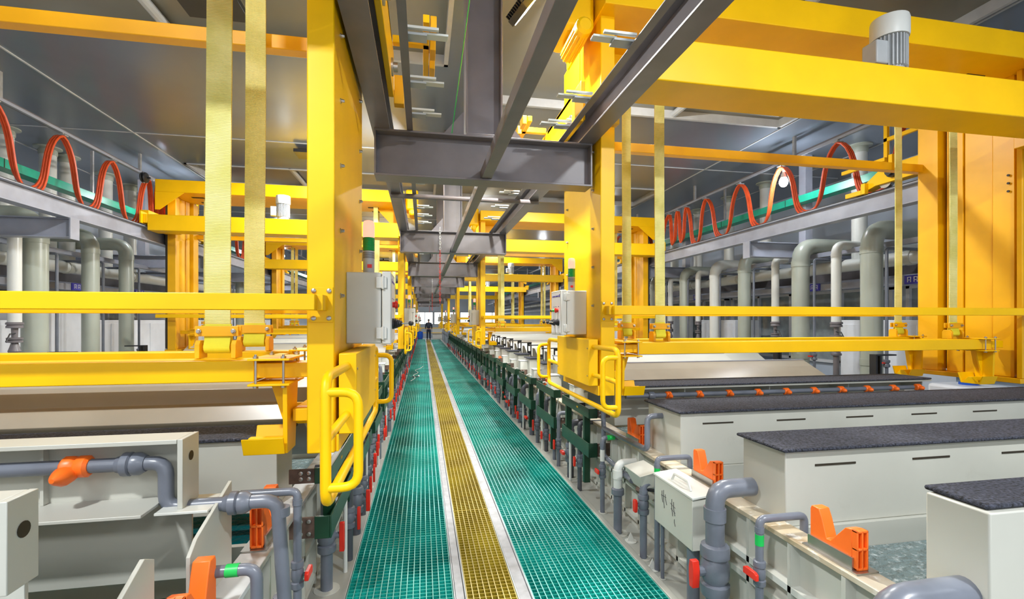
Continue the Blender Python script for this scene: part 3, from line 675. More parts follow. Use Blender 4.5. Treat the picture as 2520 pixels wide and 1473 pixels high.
# left side, near tanks
def open_hood(s, t, y, zt, dp, hh, xend=1.36):
    """channel hood open to the camera side with a pipe inside"""
    h = hx(s).box(xend+.02, 5.1, y, y+dp, zt-.016, zt).box(xend+.02, 5.1, y+dp-.012, y+dp, .64, zt-.016).box(xend+.1, 5.1, y-.07, y+dp-.012, zt-hh, zt-hh+.012).build('open_hood', 'pp', t, .002)
    hx(s).box(xend, xend+.018, y, y+dp, zt-hh, zt+.001).build('end_plate', 'pp', h, .002)
    hx(s).lathe((xend-.0015, y+dp/2, zt-.075), [(.018, 0), (.018, .001)], 18, 'x').build('bolt_hole', 'dark', h)
    for k in range(5): hx(s).box(xend+.5+k*.62, xend+.511+k*.62, y+(.09 if dp > .1 else .01), y+dp-.013, zt-hh+.013, zt-.017).build('web_rib', 'pp', h)
    return h
LT = [(.75, 1.55), (1.55, 2.35), (2.35, 3.25)]
tl = []
for i, (a, b) in enumerate(LT):
    tl.append(rim(-1, a, b, 'beige plastic plating tank, %s one on the left of the walkway' % names[i], 'plating tanks on the left'))
open_hood(-1, tl[0], 1.185, 1.262, .085, .2, 1.37); open_hood(-1, tl[1], 1.93, 1.21, .13, .255, 1.37)
liquid(-1, tl[0], .75, 1.55, .35, 'dark'); liquid(-1, tl[1], 1.55, 2.35, .42, 'water2'); liquid(-1, tl[2], 2.35, 3.25, .45, 'water2')
hx(-1).prism([(1.2, .64), (1.2, .84), (1.48, .985), (1.53, .96), (1.53, .64)], 'x', 1.262, 1.275).build('end_plate', 'pp', tl[0], .002)
hx(-1).prism([(1.74, .62), (1.74, .86), (1.79, .90), (2.09, 1.0), (2.09, .62)], 'x', 1.262, 1.275).build('end_plate', 'pp', tl[1], .002)
hx(-1).box(1.275, 1.45, 1.9, 2.08, .945, .955).build('ledge', 'pp_lite', tl[1], .002)
hood(-1, tl[2], 2.72, 3.02, 1.01, slot=False)
t = rim(-1, 3.25, 4.2, 'beige plating tank with a wet brownish sloping hood, fourth on the left', 'plating tanks on the left')
hx(-1).prism([(3.27, 1.01), (3.42, 1.10), (3.44, 1.19), (3.72, 1.24), (3.8, 1.24), (3.8, .64), (3.79, .64), (3.28, .99)], 'x', 1.27, 5.1).build('sloped_hood', 'pp_dull', t, .003)
hx(-1).box(1.27, 5.1, 3.8, 3.84, 1.235, 1.25).build('lip', 'blue_steel', t); liquid(-1, t, 3.25, 4.2)
o = MB(-1, (.5, 0, 0))
# spray pipe on the left
t = thing('spray_pipe', 'dark grey pipe with an orange nozzle in the open hood at lower left', 'pipe', (-1.2, 2.02, 1.12))
q = MB().tube([(-4.55, 1.985, 1.115), (-.95, 1.985, 1.115), (-.95, 1.985, .945), (-.56, 1.985, .945), (-.53, 1.99, .47), (-.55, 1.6, .42)], .026, 16, .05); q.build('pipe', 'upvc', t)
for p, ax in (((-1.06, 1.985, 1.115), 'x'), ((-.70, 1.985, .945), 'x')):
    MB().lathe(p, [(.03, -.05), (.034, -.03), (.044, -.028), (.044, -.005), (.036, 0), (.042, .005), (.042, .025), (.03, .045)], 14, ax).build('union', 'upvc', t)
MB().lathe((-1.24, 1.985, 1.115), [(.03, -.045), (.04, -.035), (.04, -.01), (.033, 0), (.04, .01), (.04, .035), (.03, .045)], 12, 'x').lathe((-1.255, 1.93, 1.095), [(.03, .04), (.034, 0), (.02, -.03), (.008, -.045)], 12, 'y').build('nozzle', 'orange', t)
for z in (.955, .9, .55): MB().lathe((-.548, 1.995, z-.02), [(.031, 0), (.031, .035)], 16).build('socket', 'upvc', t) if z < .95 else None
# V seats
for i, (s, Y, lab) in enumerate(((1, 1.70, 'nearest orange V-shaped plastic seat on the right tank rim'), (1, 2.62, 'second orange V-shaped plastic seat on the right tank rim'), (1, 3.6, 'third orange V-shaped plastic seat on the right tank rim, below the hoist bumper'),
        (-1, 1.64, 'orange V-shaped seat cut by the bottom edge at lower left'), (-1, 2.34, 'orange V-shaped seat under the grey pipe on the left tank rim'))):
    vseat(s, Y, 1.21, lab, 'orange V seats', 1.15 if s < 0 else 1.)
# generic tanks farther away
def far_tank(s, y, i, style):
    lab = ('beige plating tank, %s in the %s row counted from the camera' % (ORD[i], SIDE[s])) if i < 90 else 'distant beige plating tank far down the %s row' % SIDE[s]
    t = rim(s, y, y+PIT, lab, 'plating tanks on the %s' % SIDE[s]); liquid(s, t, y, y+PIT)
    if style == 0: hood(s, t, y+.1, y+.42, 1.0, slot=False)
    elif style == 3:
        hood(s, t, y+.1, y+.42, .99, x1=1.5, slot=False)
        hx(s).prism([(y+.05, .9), (y+.4, 1.09), (y+.6, 1.09), (y+.6, .6), (y+.05, .6)], 'x', 1.66, 5.1).build('sloped_hood', 'pp', t, .004)
    elif style == 1: sloped_hood(s, t, y+.1, y+.5, .98, 1.16, 5.1, 'pp')
    else: hood(s, t, y+.1, y+.5, 1.08, mt=False, slot=False, m='pp_lite')
y = 4.2; i = 4
while y < 40: far_tank(-1, y, i, (i*7) % 3 if y > 8 else [1, 0, 1, 0][i % 4]); y += PIT; i += 1
y = 6.71; i = 6
while y < 29.5: far_tank(1, y, i, 3 if y < 19 else (i*5) % 3); y += PIT; i += 1
NT_R = i
# black slotted stands with top plate
for k in range(9):
    y = 7.15+k*PIT
    t = thing('slotted_stand', '%s black slotted stand with a flat top arm above the right tanks' % ORD[k], 'stand', (2.05, y, 1.0), 'black slotted stands')
    q = hx(1).box(1.52, 1.535, y, y+.09, .64, 1.2).box(1.585, 1.6, y, y+.09, .64, 1.2)
    q = hx(1)
    x0, x1 = 1.52, 1.605
    q.box(x0, x0+.02, y, y+.02, .9, 1.2).box(x1-.02, x1, y, y+.02, .9, 1.2).box(x0+.02, x1-.02, y, y+.02, 1.165, 1.2).box(x0+.02, x1-.02, y, y+.02, .98, 1.04).box(x0+.02, x1-.02, y, y+.02, .9, .93)
    q.build('slotted_plate', 'black', t); hx(1).box(1.33, 1.6, y-.05, y+.05, 1.2, 1.215).box(1.33, 1.345, y-.05, y+.05, 1.19, 1.215).build('top_arm', 'black', t, .002)
    hx(1).box(x0, x1, y-.04, y+.06, .62, .9).build('foot', 'black', t, .002)
# ---------------- valve pipes ----------------
def valve_parts(s, t, x, y, z, r, d=-1, k=1., axis='x', hl=.06, tilt=0.):
    """ball valve on a vertical pipe; handle sticks out toward the walkway"""
    R = r*1.55
    hx(s).lathe((x, y, z), [(r*1.15, -.085*k), (R*.95, -.08*k), (R, -.07*k), (R, -.045*k), (r*1.2, -.04*k), (R*.98, -.02*k), (R*.98, .02*k), (r*1.2, .04*k), (R, .045*k), (R, .07*k), (R*.95, .08*k), (r*1.15, .085*k)], 14).cyl((x, y, z), (x-R*1.35, y, z), r*.55, 10).build('valve_body', 'upvc', t)
    xh = x-R*1.35
    if axis == 'v': pl = [(y-.016, z-hl), (y+.016, z-hl), (y+.022, z-.02), (y+.022, z+.02), (y+.014, z+hl*.75), (y-.014, z+hl*.75), (y-.022, z+.02), (y-.022, z-.02)]
    else: pl = [(y-hl, z-.014), (y+hl, z-.014), (y+hl, z+.014), (y+.03, z+.022), (y-.03, z+.022), (y-hl, z+.014)]
    hx(s).prism(pl, 'x', xh-.024*k, xh).build('handle', 'red', t, .003)
def standpipe(s, x, y, r, zt, zv, lab, grp, top='in', handle='v', m='upvc', hl=.085, foot=True):
    t = thing('valve_pipe', lab, 'pipe', (.5+s*x, y, 0), grp); z0 = -.0 if s < 0 else -.03
    if top == 'in': pts = [(x, y, z0), (x, y, zt), (x+.22, y, zt)]
    elif top == 'over': pts = [(x, y, z0), (x, y, zt), (x+.24, y, zt), (x+.24, y, zt-.14)]
    else: pts = [(x, y, z0), (x, y, zt)]
    hx(s).tube(pts, r, 16, r*1.7).build('pipe', m, t)
    if zv: valve_parts(s, t, x, y, zv, r, k=max(.7, r/.03), axis=handle, hl=hl)
    if foot: hx(s).lathe((x, y, z0), [(r*2.1, 0), (r*2.1, .004)], 20).build('floor_flange', 'pp', t)
    if top != 'none' : hx(s).lathe((x, y, zt-r*3.4), [(r*1.17, 0), (r*1.17, r*1.4)], 14).build('socket', m, t)
    return t
# right, near, one by one
G1 = 'grey valve pipes along the right tanks'; G2 = 'grey valve pipes along the left tanks'
def tape(s, t, a, b, r): hx(s).cyl(a, b, r, 16).build('green_tape', 'tape', t)
t = standpipe(1, 1.01, 2.24, .048, .76, .34, 'thick grey pipe with a big valve, bending into the second hood on the right', G1, 'in', hl=.08)
t = standpipe(1, .9, 1.26, .052, .71, 0, 'thickest grey elbow pipe at the bottom right corner', G1, 'none', foot=False); 
hx(1).tube([(.92, 1.26, .3), (.95, 1.26, .745), (1.3, 1.26, .745)], .052, 20, .11).build('elbow', 'upvc', t)
t = standpipe(1, 1.045, 1.95, .018, .72, .47, 'thin grey pipe with green tape and a wide red handle hooked over the right rim', G1, 'over', 'h', hl=.045, foot=False)
tape(1, t, (1.045, 1.95, .60), (1.045, 1.95, .65), .0195)
t = standpipe(1, 1.045, 2.93, .018, .72, 0, 'thin grey hooked pipe with green tape behind the grey lidded box', G1, 'over', foot=False); tape(1, t, (1.045, 2.93, .61), (1.045, 2.93, .66), .0195)
standpipe(1, 1.045, 2.5, .036, .36, 0, 'thick grey pipe below the grey lidded box', G1, 'none')
standpipe(1, 1.03, 3.10, .025, .5, .35, 'grey pipe with a red handle beside the grey tilted hopper', G1, 'in', hl=.05)
t = standpipe(1, 1.03, 2.83, .012, .5, 0, 'very thin grey pipe under the lidded box', G1, 'none'); 
t = thing('white_elbow_pipe', 'white elbow pipe joined by a grey union to a thick grey standpipe', 'pipe', (1.53, 3.55, 0), G1)
hx(1).cyl((1.01, 3.5, -.03), (1.01, 3.5, .3), .033, 16).build('lower_pipe', 'upvc', t); hx(1).lathe((1.01, 3.5, .27), [(.036, 0), (.05, .01), (.05, .05), (.036, .06)], 14).build('union', 'upvc', t)
hx(1).tube([(1.01, 3.5, .33), (1.01, 3.5, .52), (1.16, 3.5, .52)], .033, 16, .06).lathe((1.01, 3.5, .4), [(.038, 0), (.038, .07)], 16).build('elbow', 'pipe_w', t)
hx(1).lathe((1.01, 3.5, -.03), [(.08, 0), (.08, .004)], 20).build('floor_flange', 'pp', t)
t = standpipe(1, 1.04, 3.9, .02, .62, .33, 'thin grey pipe with a flow tube and red handle beneath the right hoist bumper', G1, 'in', 'h', hl=.04)
hx(1).cyl((1.04, 3.9, .42), (1.04, 3.9, .52), .021, 12).build('flow_tube', 'pipe_w', t); tape(1, t, (1.08, 3.9, .62), (1.15, 3.9, .62), .022)
t = thing('looped_pipe', 'grey pipe leaving the third right hood and running along the tank rim', 'pipe', (1.65, 3.5, .7))
q = hx(1).tube([(1.28, 3.28, .93), (1.15, 3.28, .93), (1.13, 3.24, .69), (1.09, 4.0, .68), (1.09, 4.0, .93)], .021, 14, .045); q.tube([(1.09, 4.0, .68), (1.09, 4.0, .44), (1.06, 3.35, .43)], .021, 14, .045); q.build('pipe', 'upvc', t)
t = thing('lidded_box', 'grey plastic box with a handled lid and pen scribbles beside the right tank', 'box', (1.57, 2.64, .34))
hx(1).box(.99, 1.14, 2.42, 2.86, .345, .635).build('body', 'pp', t, .004); 
hx(1).prism([(.985, .637), (1.15, .655), (1.15, .668), (.985, .65)], 'y', 2.41, 2.87).build('lid', 'pp_lite', t, .002)
hx(1).tube([(1.03, 2.5, .655), (1.03, 2.53, .70), (1.03, 2.68, .70), (1.03, 2.71, .655)], .008, 6, .01).build('handle', 'pp_lite', t)
q = hx(1)
for a, b in (((2.76, .57), (2.75, .5)), ((2.74, .58), (2.73, .47)), ((2.77, .54), (2.71, .545)), ((2.72, .56), (2.70, .5)), ((2.64, .56), (2.63, .46)), ((2.66, .53), (2.60, .52)), ((2.62, .55), (2.605, .47)), ((2.65, .5), (2.6, .49)), ((2.61, .45), (2.6, .41))):
    q.tube([(.9885, a[0], a[1]), (.9882, (a[0]+b[0])/2+.006, (a[1]+b[1])/2), (.9885, b[0], b[1])], .0016, 4)
q.build('pen_scribble', 'ink', t)
t = thing('tilted_hopper', 'small grey tilted plastic hopper over a rusty pipe joint, right side', 'hopper', (1.58, 3.2, .5))
hx(1).hexa([(1.02, 3.1, .45), (1.1, 3.08, .47), (1.1, 3.22, .47), (1.02, 3.24, .45), (.98, 3.05, .56), (1.13, 3.03, .6), (1.13, 3.3, .6), (.98, 3.32, .56)]).build('body', 'pp', t, .003)
hx(1).lathe((1.04, 3.16, .43), [(.03, -.02), (.04, 0), (.03, .02)], 10).build('joint', 'brown', t); hx(1).tube([(1.06, 3.1, .45), (1.1, 2.98, .48), (1.12, 2.95, .4), (1.1, 3.05, .36)], .012, 8, .03).build('hose', 'black', t)
# small flanged bracket feet on the right ledge, a floor pipe
for k, (x, y) in enumerate(((1.06, 2.2), (1.05, 3.35), (1.02, 2.95))):
    o = hx(1).lathe((x, y, -.03), [(.045, 0), (.045, .006)], 20).prism([(x-.03, -.024), (x+.03, -.024), (x, .04)], 'y', y-.003, y+.003).build('floor_bracket', 'pp_lite'); tag(o, '%s small round floor bracket on the right ledge' % ORD[k], 'bracket', 'floor brackets')
# left, near
t = standpipe(-1, 1.08, 3.05, .036, .62, .33, 'thick grey standpipe with a valve and tall red handle on the left ledge', G2, 'none', hl=.1)
t = standpipe(-1, 1.02, 2.12, .017, .93, .58, 'thin grey bent pipe with a slanted red handle beside the left tank', G2, 'in', 'h', hl=.04, foot=False)
t = thing('taped_pipe', 'short grey elbow pipe with green tape at the bottom left', 'pipe', (-.62, 1.55, .72))
hx(-1).tube([(1.19, 1.75, .8), (1.06, 1.75, .8), (1.06, 1.75, .5)], .02, 14, .04).build('pipe', 'upvc', t); tape(-1, t, (1.155, 1.75, .8), (1.115, 1.75, .8), .0215)
t = thing('bottom_pipe', 'grey curved pipe at the very bottom left of the view', 'pipe', (-.7, 1.3, .75)); hx(-1).tube([(1.5, 1.29, .8), (1.22, 1.3, .8), (1.1, 1.3, .6)], .026, 14, .07).build('pipe', 'upvc', t)
# repeated pipes
random.seed(3); cnt_far = {1: 0, -1: 0}
def run(s, y, i, n_named, grp):
    nm = ORD[i+2]
    r = random.choice((.022, .026, .03, .036)); zv = (.22 if s > 0 else .28)+random.uniform(-.04, .05); x = 1.02+random.uniform(-.03, .05)
    lab = 'grey valve pipe with red handle, %s ledge, %s from the camera' % (SIDE[s], nm) if nm else 'distant grey valve pipe with a red handle on the %s ledge' % SIDE[s]
    t = standpipe(s, x, y, r, random.uniform(.42, .66), zv, lab, grp, random.choice(('in', 'in', 'none')), 'v' if s < 0 or random.random() < .6 else 'h', random.choice(('upvc', 'upvc', 'upvc_d')), hl=random.uniform(.075, .095) if s < 0 else random.uniform(.05, .085), foot=random.random() < .4)
y = 3.4; i = 0
while y < 15: run(-1, y, i, 17, G2); y += random.uniform(.26, .42); i += 1
y = 4.45; i = 0
while y < 15: run(1, y, i, 17, G1); y += random.uniform(.25, .45); i += 1
protos = [o for o in C.objects if o.type == 'EMPTY' and o.name.startswith('valve_pipe')]
for s, grp in ((-1, G2), (1, G1)):
    pl = [o for o in protos if (o.location.x < .5) == (s < 0)][-8:]
    y = 15.2
    while y < 38:
        if s > 0 and y > 29.5: break
        p = random.choice(pl)
        dup(p, (p.location.x, y, p.location.z), 'distant grey valve pipe on the %s ledge, %s from the far end' % (SIDE[s], 'FAR%d' % cnt_far[s]), grp); cnt_far[s] += 1
        y += random.uniform(.5, .8)
for o in C.objects:
    if 'FAR' in o.get('label', ''):
        s = 1 if ' right ' in o['label'] else -1; a, b = o['label'].split('FAR'); n, rest = b.split(' ', 1)
        o['label'] = a+ORD[cnt_far[s]-1-int(n)].replace('nearest', 'first')+' '+rest
# ---------------- dark green channel frames ----------------
def green_frame(s, y, i):
    lab = 'dark green channel frame beside the %s tanks, %s from the camera' % (SIDE[s], ORD[i]) if i < 90 else 'distant dark green channel frame beside the %s tanks' % SIDE[s]
    t = thing('channel_frame', lab, 'channel frame', (.5+s*1.03, y, 0), 'dark green frames on the %s' % SIDE[s])
    L = .84
    for z0, z1 in (((.755, .845), (.40, .53)) if s > 0 else ((.79, .875), (.5, .62))):
        q = hx(s).box(.975, .985, y, y+L, z0, z1).box(.985, 1.06, y, y+.012, z0, z1).box(.985, 1.06, y+.012, y+L, z0, z0+.01).box(.985, 1.06, y+L-.012, y+L, z0, z1)
        q.build('channel_rail', 'dgreen', t, .003)
        p = hx(s).box(1.06, 1.19, y+.02, y+.03, z0+.0, z1-.01).build('splice_plate', 'brown', t)
        if i < 4:
            for a in (1.09, 1.13):
                for zz in (z0+.025, z1-.03): hx(s).lathe((a, y+.02, zz), [(.011, 0), (.011, -.008), (.006, -.01)], 8, 'y', False).build('bolt', 'metal', p)
    for yy in (y+.16, y+L-.12):
        hx(s).box(.99, 1.05, yy, yy+.045, (.5 if s < 0 else .12) if yy < y+.3 else .42, .77).build('post', 'dgreen', t, .003)
    if i % 2 == 0: hx(s).box(.9735, .975, y+.3, y+.34, .80 if s > 0 else .83, .815 if s > 0 else .845).build('yellow_label', 'yellow', t)
    hx(s).cyl((1.0, y+.62, -.03), (1.0, y+.62, .5), .013, 10).build('leg_rod', 'pipe_w', t)
    return t
y = 4.07; i = 0; last = None
while y < 28: green_frame(1, y, i); y += 1.165; i += 1
y = 2.62; i = 0
while y < 36: green_frame(-1, y, i); y += 1.165; i += 1
# pump covers and pumps on the rims
random.seed(11)
for s, ys in ((1, 5.05), (-1, 4.5)):
    y = ys; i = 0
    while y < 28:
        far = False
        lab = 'distant white pump cover box on the %s tank rim' % SIDE[s] if far else 'white pump cover box on the %s tank rim, %s from the camera' % (SIDE[s], ORD[i])
        h = random.uniform(.16, .24); x0 = 1.14+random.uniform(0, .03); w = random.uniform(.12, .17)
        t = thing('pump_cover', lab, 'cover box', (.5+s*1.2, y, .66), 'pump covers on the %s' % SIDE[s])
        hx(s).box(x0, x0+w, y, y+.17, .72, .72+h).build('body', 'pp_lite', t, .006); hx(s).box(x0-.01, x0+w+.01, y-.01, y+.18, .72+h, .73+h).build('lid', 'panel_w', t, .003)
        hx(s).box(x0+.02, x0+w-.02, y+.03, y+.14, .652, .72).build('base', 'black', t)
        lab = 'distant teal pump head on the %s tank rim' % SIDE[s] if far else 'small teal pump head on the %s tank rim, %s from the camera' % (SIDE[s], ORD[i])
        p = thing('teal_pump', lab, 'pump', (.5+s*1.2, y+.3, .66), 'teal pump heads on the %s' % SIDE[s])
        hx(s).box(1.16, 1.25, y+.26, y+.36, .653, .70).lathe((1.2, y+.31, .70), [(.035, 0), (.04, .02), (.03, .05), (.012, .06)], 12).build('body', 'teal_p', p, .003)
        hx(s).tube([(1.2, y+.31, .76), (1.16, y+.32, .80), (1.08, y+.34, .76), (1.06, y+.35, .55)], .009, 6, .04).build('hose', 'pp_lite', p)
        if i % 4 == 1 and i < 12: vseat(s, y+.62, 1.21, '%s small distant orange V seat on the %s rim' % (ORD[i//4], SIDE[s]), 'orange V seats')
        y += PIT; i += 1
# looped grey pipes beside the left tanks, behind the hoist
for k, y in enumerate((4.5, 4.9, 5.6, 6.0, 6.7, 7.2)):
    t = thing('bent_pipe', '%s bent grey pipe rising over the left tank rim behind the nearest hoist' % ORD[k], 'pipe', (-.65, y, .6), 'bent grey pipes on the left')
    hx(-1).tube([(1.262, y, .98), (1.12, y, .98), (1.1, y, .72), (1.05, y+.3, .7), (1.05, y+.3, .3)], .024, 12, .05).build('pipe', 'upvc', t)
# grey cabinets and far end
for k in range(9):
    y = 29.8+k*1.25
    t = thing('grey_cabinet', '%s grey floor cabinet along the right side near the hall end' % ORD[k], 'cabinet', (1.9, y+.6, 0), 'grey cabinets near the end')
    MB().box(1.62, 2.4, y, y+1.2, -.03, .93).build('body', 'blue_steel', t, .01); MB().box(1.605, 1.62, y+.05, y+1.15, .05, .9).build('door', 'blue_steel', t, .004)
    MB().box(1.59, 1.605, y+.9, y+.93, .5, .65).build('handle', 'black', t)
t = thing('end_barrier', 'yellow tubular barrier across the far end of the walkway', 'barrier', (.6, 43, 0)); MB().tube([(-2.6, 43, -.02), (-2.6, 43, .93), (3.2, 43, .93), (3.2, 43, -.02)], .03, 8, .06).cyl((-2.6, 43, .5), (3.2, 43, .5), .025, 8).build('rails', 'yellow', t)
MB().cyl((-.2, 43, -.02), (-.2, 43, .93), .03, 8).build('post', 'yellow', t)
t = thing('blue_barrel', 'small blue plastic barrel at the far end left of the worker', 'barrel', (-.25, 42.3, 0)); MB().lathe((-.25, 42.3, -.02), [(.2, 0), (.24, .05), (.26, .3), (.26, .4), (.24, .62), (.2, .66)], 16).build('body', 'blue', t); MB().lathe((-.25, 42.3, .64), [(.1, 0), (.1, .03)], 12).build('lid', 'black', t)
t = thing('white_tote', 'white plastic tote standing beyond the outer column at the right edge', 'tote', (6.9, 4.9, -.4)); MB().box(6.6, 7.2, 4.6, 5.15, -.4, .82).build('body', 'panel_w', t, .04)
MB().lathe((6.9, 4.87, .82), [(.1, 0), (.1, .03)], 16).build('cap', 'blue', t)
t = thing('white_bin', 'pale cabinet at the far end right of the worker', 'cabinet', (1.0, 44, 0)); MB().box(.85, 2.2, 43.6, 44.4, -.02, .85).build('body', 'box', t, .01); MB().box(.83, 2.22, 43.58, 44.42, .85, .9).build('top', 'pipe_w', t)
# loose things on the grating
o = MB().tube([(-.33, 13.0, .008), (-.2, 13.6, .008), (-.3, 14.4, .008), (-.12, 15.0, .008), (-.28, 15.8, .008), (-.1, 16.2, .008), (0, 17, .008)], .009, 6, .3).build('loose_rope', 'pipe_w'); tag(o, 'thin white rope lying on the left green grating', 'rope')
t = thing('hand_tool', 'small dark tool lying on the left green grating', 'tool', (-.2, 13.9, 0)); MB().cyl((-.32, 13.9, .014), (-.14, 13.94, .014), .012, 8).build('grip', 'black', t); MB().lathe((-.12, 13.945, .02), [(.03, -.02), (.035, 0), (.03, .02)], 10, 'x').build('head', 'metal', t)
# ---------------- festoon, track, tray ----------------
for s in (-1, 1):
    t = thing('festoon_track', '%s grey double track holding the orange cable loops' % SIDE[s], 'track', (.5+s*5.72, 18, 4.4), 'festoon tracks')
    hx(s).box(5.66, 5.70, -3, 44, 4.38, 4.42).build('lower_rail', 'blue_steel', t, .003); hx(s).box(5.78, 5.84, -3, 44, 4.44, 4.5).build('upper_rail', 'grey_steel', t, .003)
    for y in range(-2, 44, 3):
        hx(s).box(5.72, 5.76, y, y+.05, 4.42, ZC).build('drop_hanger', 'galv', t)
    t = thing('cable_tray', '%s teal cable tray behind the orange cables' % SIDE[s], 'cable tray', (.5+s*6.5, 18, 3.9), 'teal cable trays')
    hx(s).box(6.42, 6.62, -3, 44, 3.84, 3.86).box(6.41, 6.43, -3, 44, 3.84, 3.97).build('tray', 'teal', t, .002)
    q = hx(s)
    for y in range(-2, 44, 2): q.box(6.405, 6.41, y, y+.012, 3.84, 3.97)
    q.build('joints', 'dark', t)
    for y in range(-2, 44, 4): hx(s).box(6.5, 6.54, y, y+.04, 3.97, ZC).build('hanger', 'galv', t)
FL = {-1: [5.4, 6.85, 7.98, 9.1, 10.2, 10.55, 10.9], 1: [4.6, 4.95, 6.1, 7.25, 8.35, 9.5, 10.3, 10.7, 11.1, 12.4]}
FR = {-1: [13.2, 14.3, 15.4, 16.3, 16.7, 17.1], 1: [14.2, 16, 18, 19.4, 19.8]}
for s in (-1, 1):
    allp = FL[s]; cnt = 0
    for lst in (FL[s], FR[s]):
        for a, b in zip(lst, lst[1:]):
            d = .98 if b-a > .6 else .8
            t = thing('festoon_cable', 'loop of orange-red flat cable under the %s track, %s from the camera' % (SIDE[s], ORD[cnt]), 'cable', (.5+s*5.7, a, 4.36), 'orange cable loops on the %s' % SIDE[s]); cnt += 1
            for j in range(3):
                q = hx(s); pts = []; n = 22; dd = d-.04*j
                for k in range(n+1):
                    u = k/n; y = a+(b-a)*(u+.045*sin(4*pi*u)); z = 4.335-dd*(.5-.5*cos(2*pi*u))**.8; pts.append((5.66+.03*j, y, z))
                q.tube(pts, .017, 6); q.build('cable_strand', 'cable', t)
            hx(s).box(5.62, 5.74, a-.04, a+.04, 4.335, 4.35).box(5.66, 5.70, a-.01, a+.01, 4.35, 4.38).build('trolley', 'galv', t)
# ---------------- ducts and pipes beyond the tanks ----------------
def lin(s, X, u):
    dx = sin(YAW)+(u-1260)/1160*cos(YAW); dy = cos(YAW)-(u-1260)/1160*sin(YAW); return dy/dx*X
def duct(s, u, r, zt, m, lab, L=1.6, zb=.3, valve=False, x=None):
    X = (.5+s*6.3) if x is None else x; y = lin(s, X, u)
    t = thing('duct_pipe' if r > .07 else 'riser_pipe', lab, 'pipe', (X, y, 0), 'vertical pipes behind the %s tanks' % SIDE[s])
    xx = abs(X-.5); z0 = 1.62 if valve else -.4
    hx(s).tube([(xx, y, z0), (xx, y, zt), (xx+L, y, zt)], r, 18 if r > .05 else 8, r*1.9).build('pipe', m, t)
    if r > .05:
        for z in (zt-r*2.6, .95): 
            if z > z0: hx(s).lathe((xx, y, z), [(r*1.06, 0), (r*1.06, r*.7)], 18).build('socket', m, t)
    if valve:
        hx(s).lathe((xx, y, 1.62), [(r*1.05, 0), (r*1.25, -.01), (r*1.25, -.035), (r*1.0, -.04), (r*1.2, -.06), (r*1.2, -.085), (r*.5, -.09), (r*.45, -.22), (r*1.15, -.225), (r*1.15, -.25), (r*.9, -.26), (r*1.15, -.27), (r*1.15, -.295), (r*.5, -.3), (r*.7, -.36), (r*.95, -.42), (r*.6, -.5), (r*1.05, -.53), (r*1.05, -.56), (r*.6, -.57), (r*.6, -1.6)], 14).build('flanged_valve', 'grey_steel', t)
        hx(s).tube([(xx-.02, y, 1.46), (xx-.03, y-.12, 1.45), (xx-.04, y-.2, 1.34)], .01, 6).build('lever', 'black', t)
    return t
R7 = [(2145, .145, 3.05, 'pipe_g', 'largest grey-green duct bending outward behind the nearest right column', 0), (2058, .075, 2.9, 'pipe_w', 'white pipe with a black lever valve left of the largest right duct', 1), (1970, .145, 3.0, 'pipe_g', 'second large grey-green duct on the right', 0),
      (1908, .07, 2.85, 'pipe_w', 'white valved pipe between the second and third large right ducts', 1), (1832, .13, 3.0, 'pipe_g', 'third grey-green duct on the right beside a bracket beam', 0), (1760, .125, 2.95, 'pipe_w', 'off-white duct, fourth on the right', 0),
      (1718, .065, 2.85, 'pipe_w', 'narrow white valved pipe right of the right straps', 1), (1684, .12, 2.95, 'pipe_g', 'grey duct, fifth on the right', 0), (1650, .065, 2.8, 'pipe_w', 'narrow white valved pipe nearest the right straps', 1), (1610, .12, 2.9, 'pipe_g', 'grey duct behind the right straps', 0), (1575, .1, 2.9, 'pipe_g', 'distant grey duct by the second right hoist', 1), (1545, .1, 2.9, 'pipe_g', 'farthest grey duct seen past the right post', 0)]
for u, r, zt, m, lab, v in R7: duct(1, u, r, zt, m, lab, valve=bool(v))
L7 = [(36, .078, 3.05, 'pipe_w', 'white pipe with a flanged valve at the left edge', 1), (86, .155, 3.22, 'pipe_g', 'largest grey-green duct at the left edge', 0), (223, .125, 3.15, 'pipe_g', 'second grey-green duct on the left', 0), (311, .12, 3.15, 'pipe_g', 'third grey-green duct on the left', 0),
      (590, .12, 3.0, 'pipe_g', 'grey duct seen between the left straps, nearer one', 0), (618, .12, 3.0, 'pipe_g', 'grey duct seen between the left straps, farther one', 0)]
for u, r, zt, m, lab, v in L7: duct(-1, u, r, zt, m, lab, valve=bool(v), L=1.4)
for s, us in ((1, (2182, 2004, 1855, 1772, 1693, 1640)), (-1, (140, 254, 342, 414, 575))):
    for k, u in enumerate(us): 
        t = duct(s, u, .022, 2.72, 'upvc', '%s thin dark grey riser pipe between the %s ducts' % (ORD[k], SIDE[s]), L=.9)
        y = t.location.y; hx(s).lathe((6.3, y, 1.0), [(.026, -.06), (.045, -.05), (.045, -.02), (.03, 0), (.045, .02), (.045, .05), (.026, .06)], 10).build('valve_body', 'upvc', t); hx(s).box(6.22, 6.27, y-.01, y+.06, 1.0, 1.02).build('handle', 'red', t)
for s, us in ((1, (2115, 1884, 1794, 1718, 1660, 1610)), (-1, (10, 118, 165, 260, 320))):
    for k, u in enumerate(us):
        X = .5+s*7.2; y = lin(s, X, u); x = 7.2
        t = thing('vent_riser', '%s pale vent pipe dropping from the ceiling behind the %s outer rail' % (ORD[k], SIDE[s]), 'pipe', (X, y, 2.9), 'pale vent pipes on the %s' % SIDE[s])
        hx(s).cyl((x, y, 2.7), (x, y, ZC), .12, 18).build('pipe', 'pipe_w', t); hx(s).lathe((x, y, ZC-.14), [(.125, 0), (.135, .02), (.135, .08), (.125, .1), (.2, .12), (.2, .14)], 18).build('flange', 'pipe_g', t)
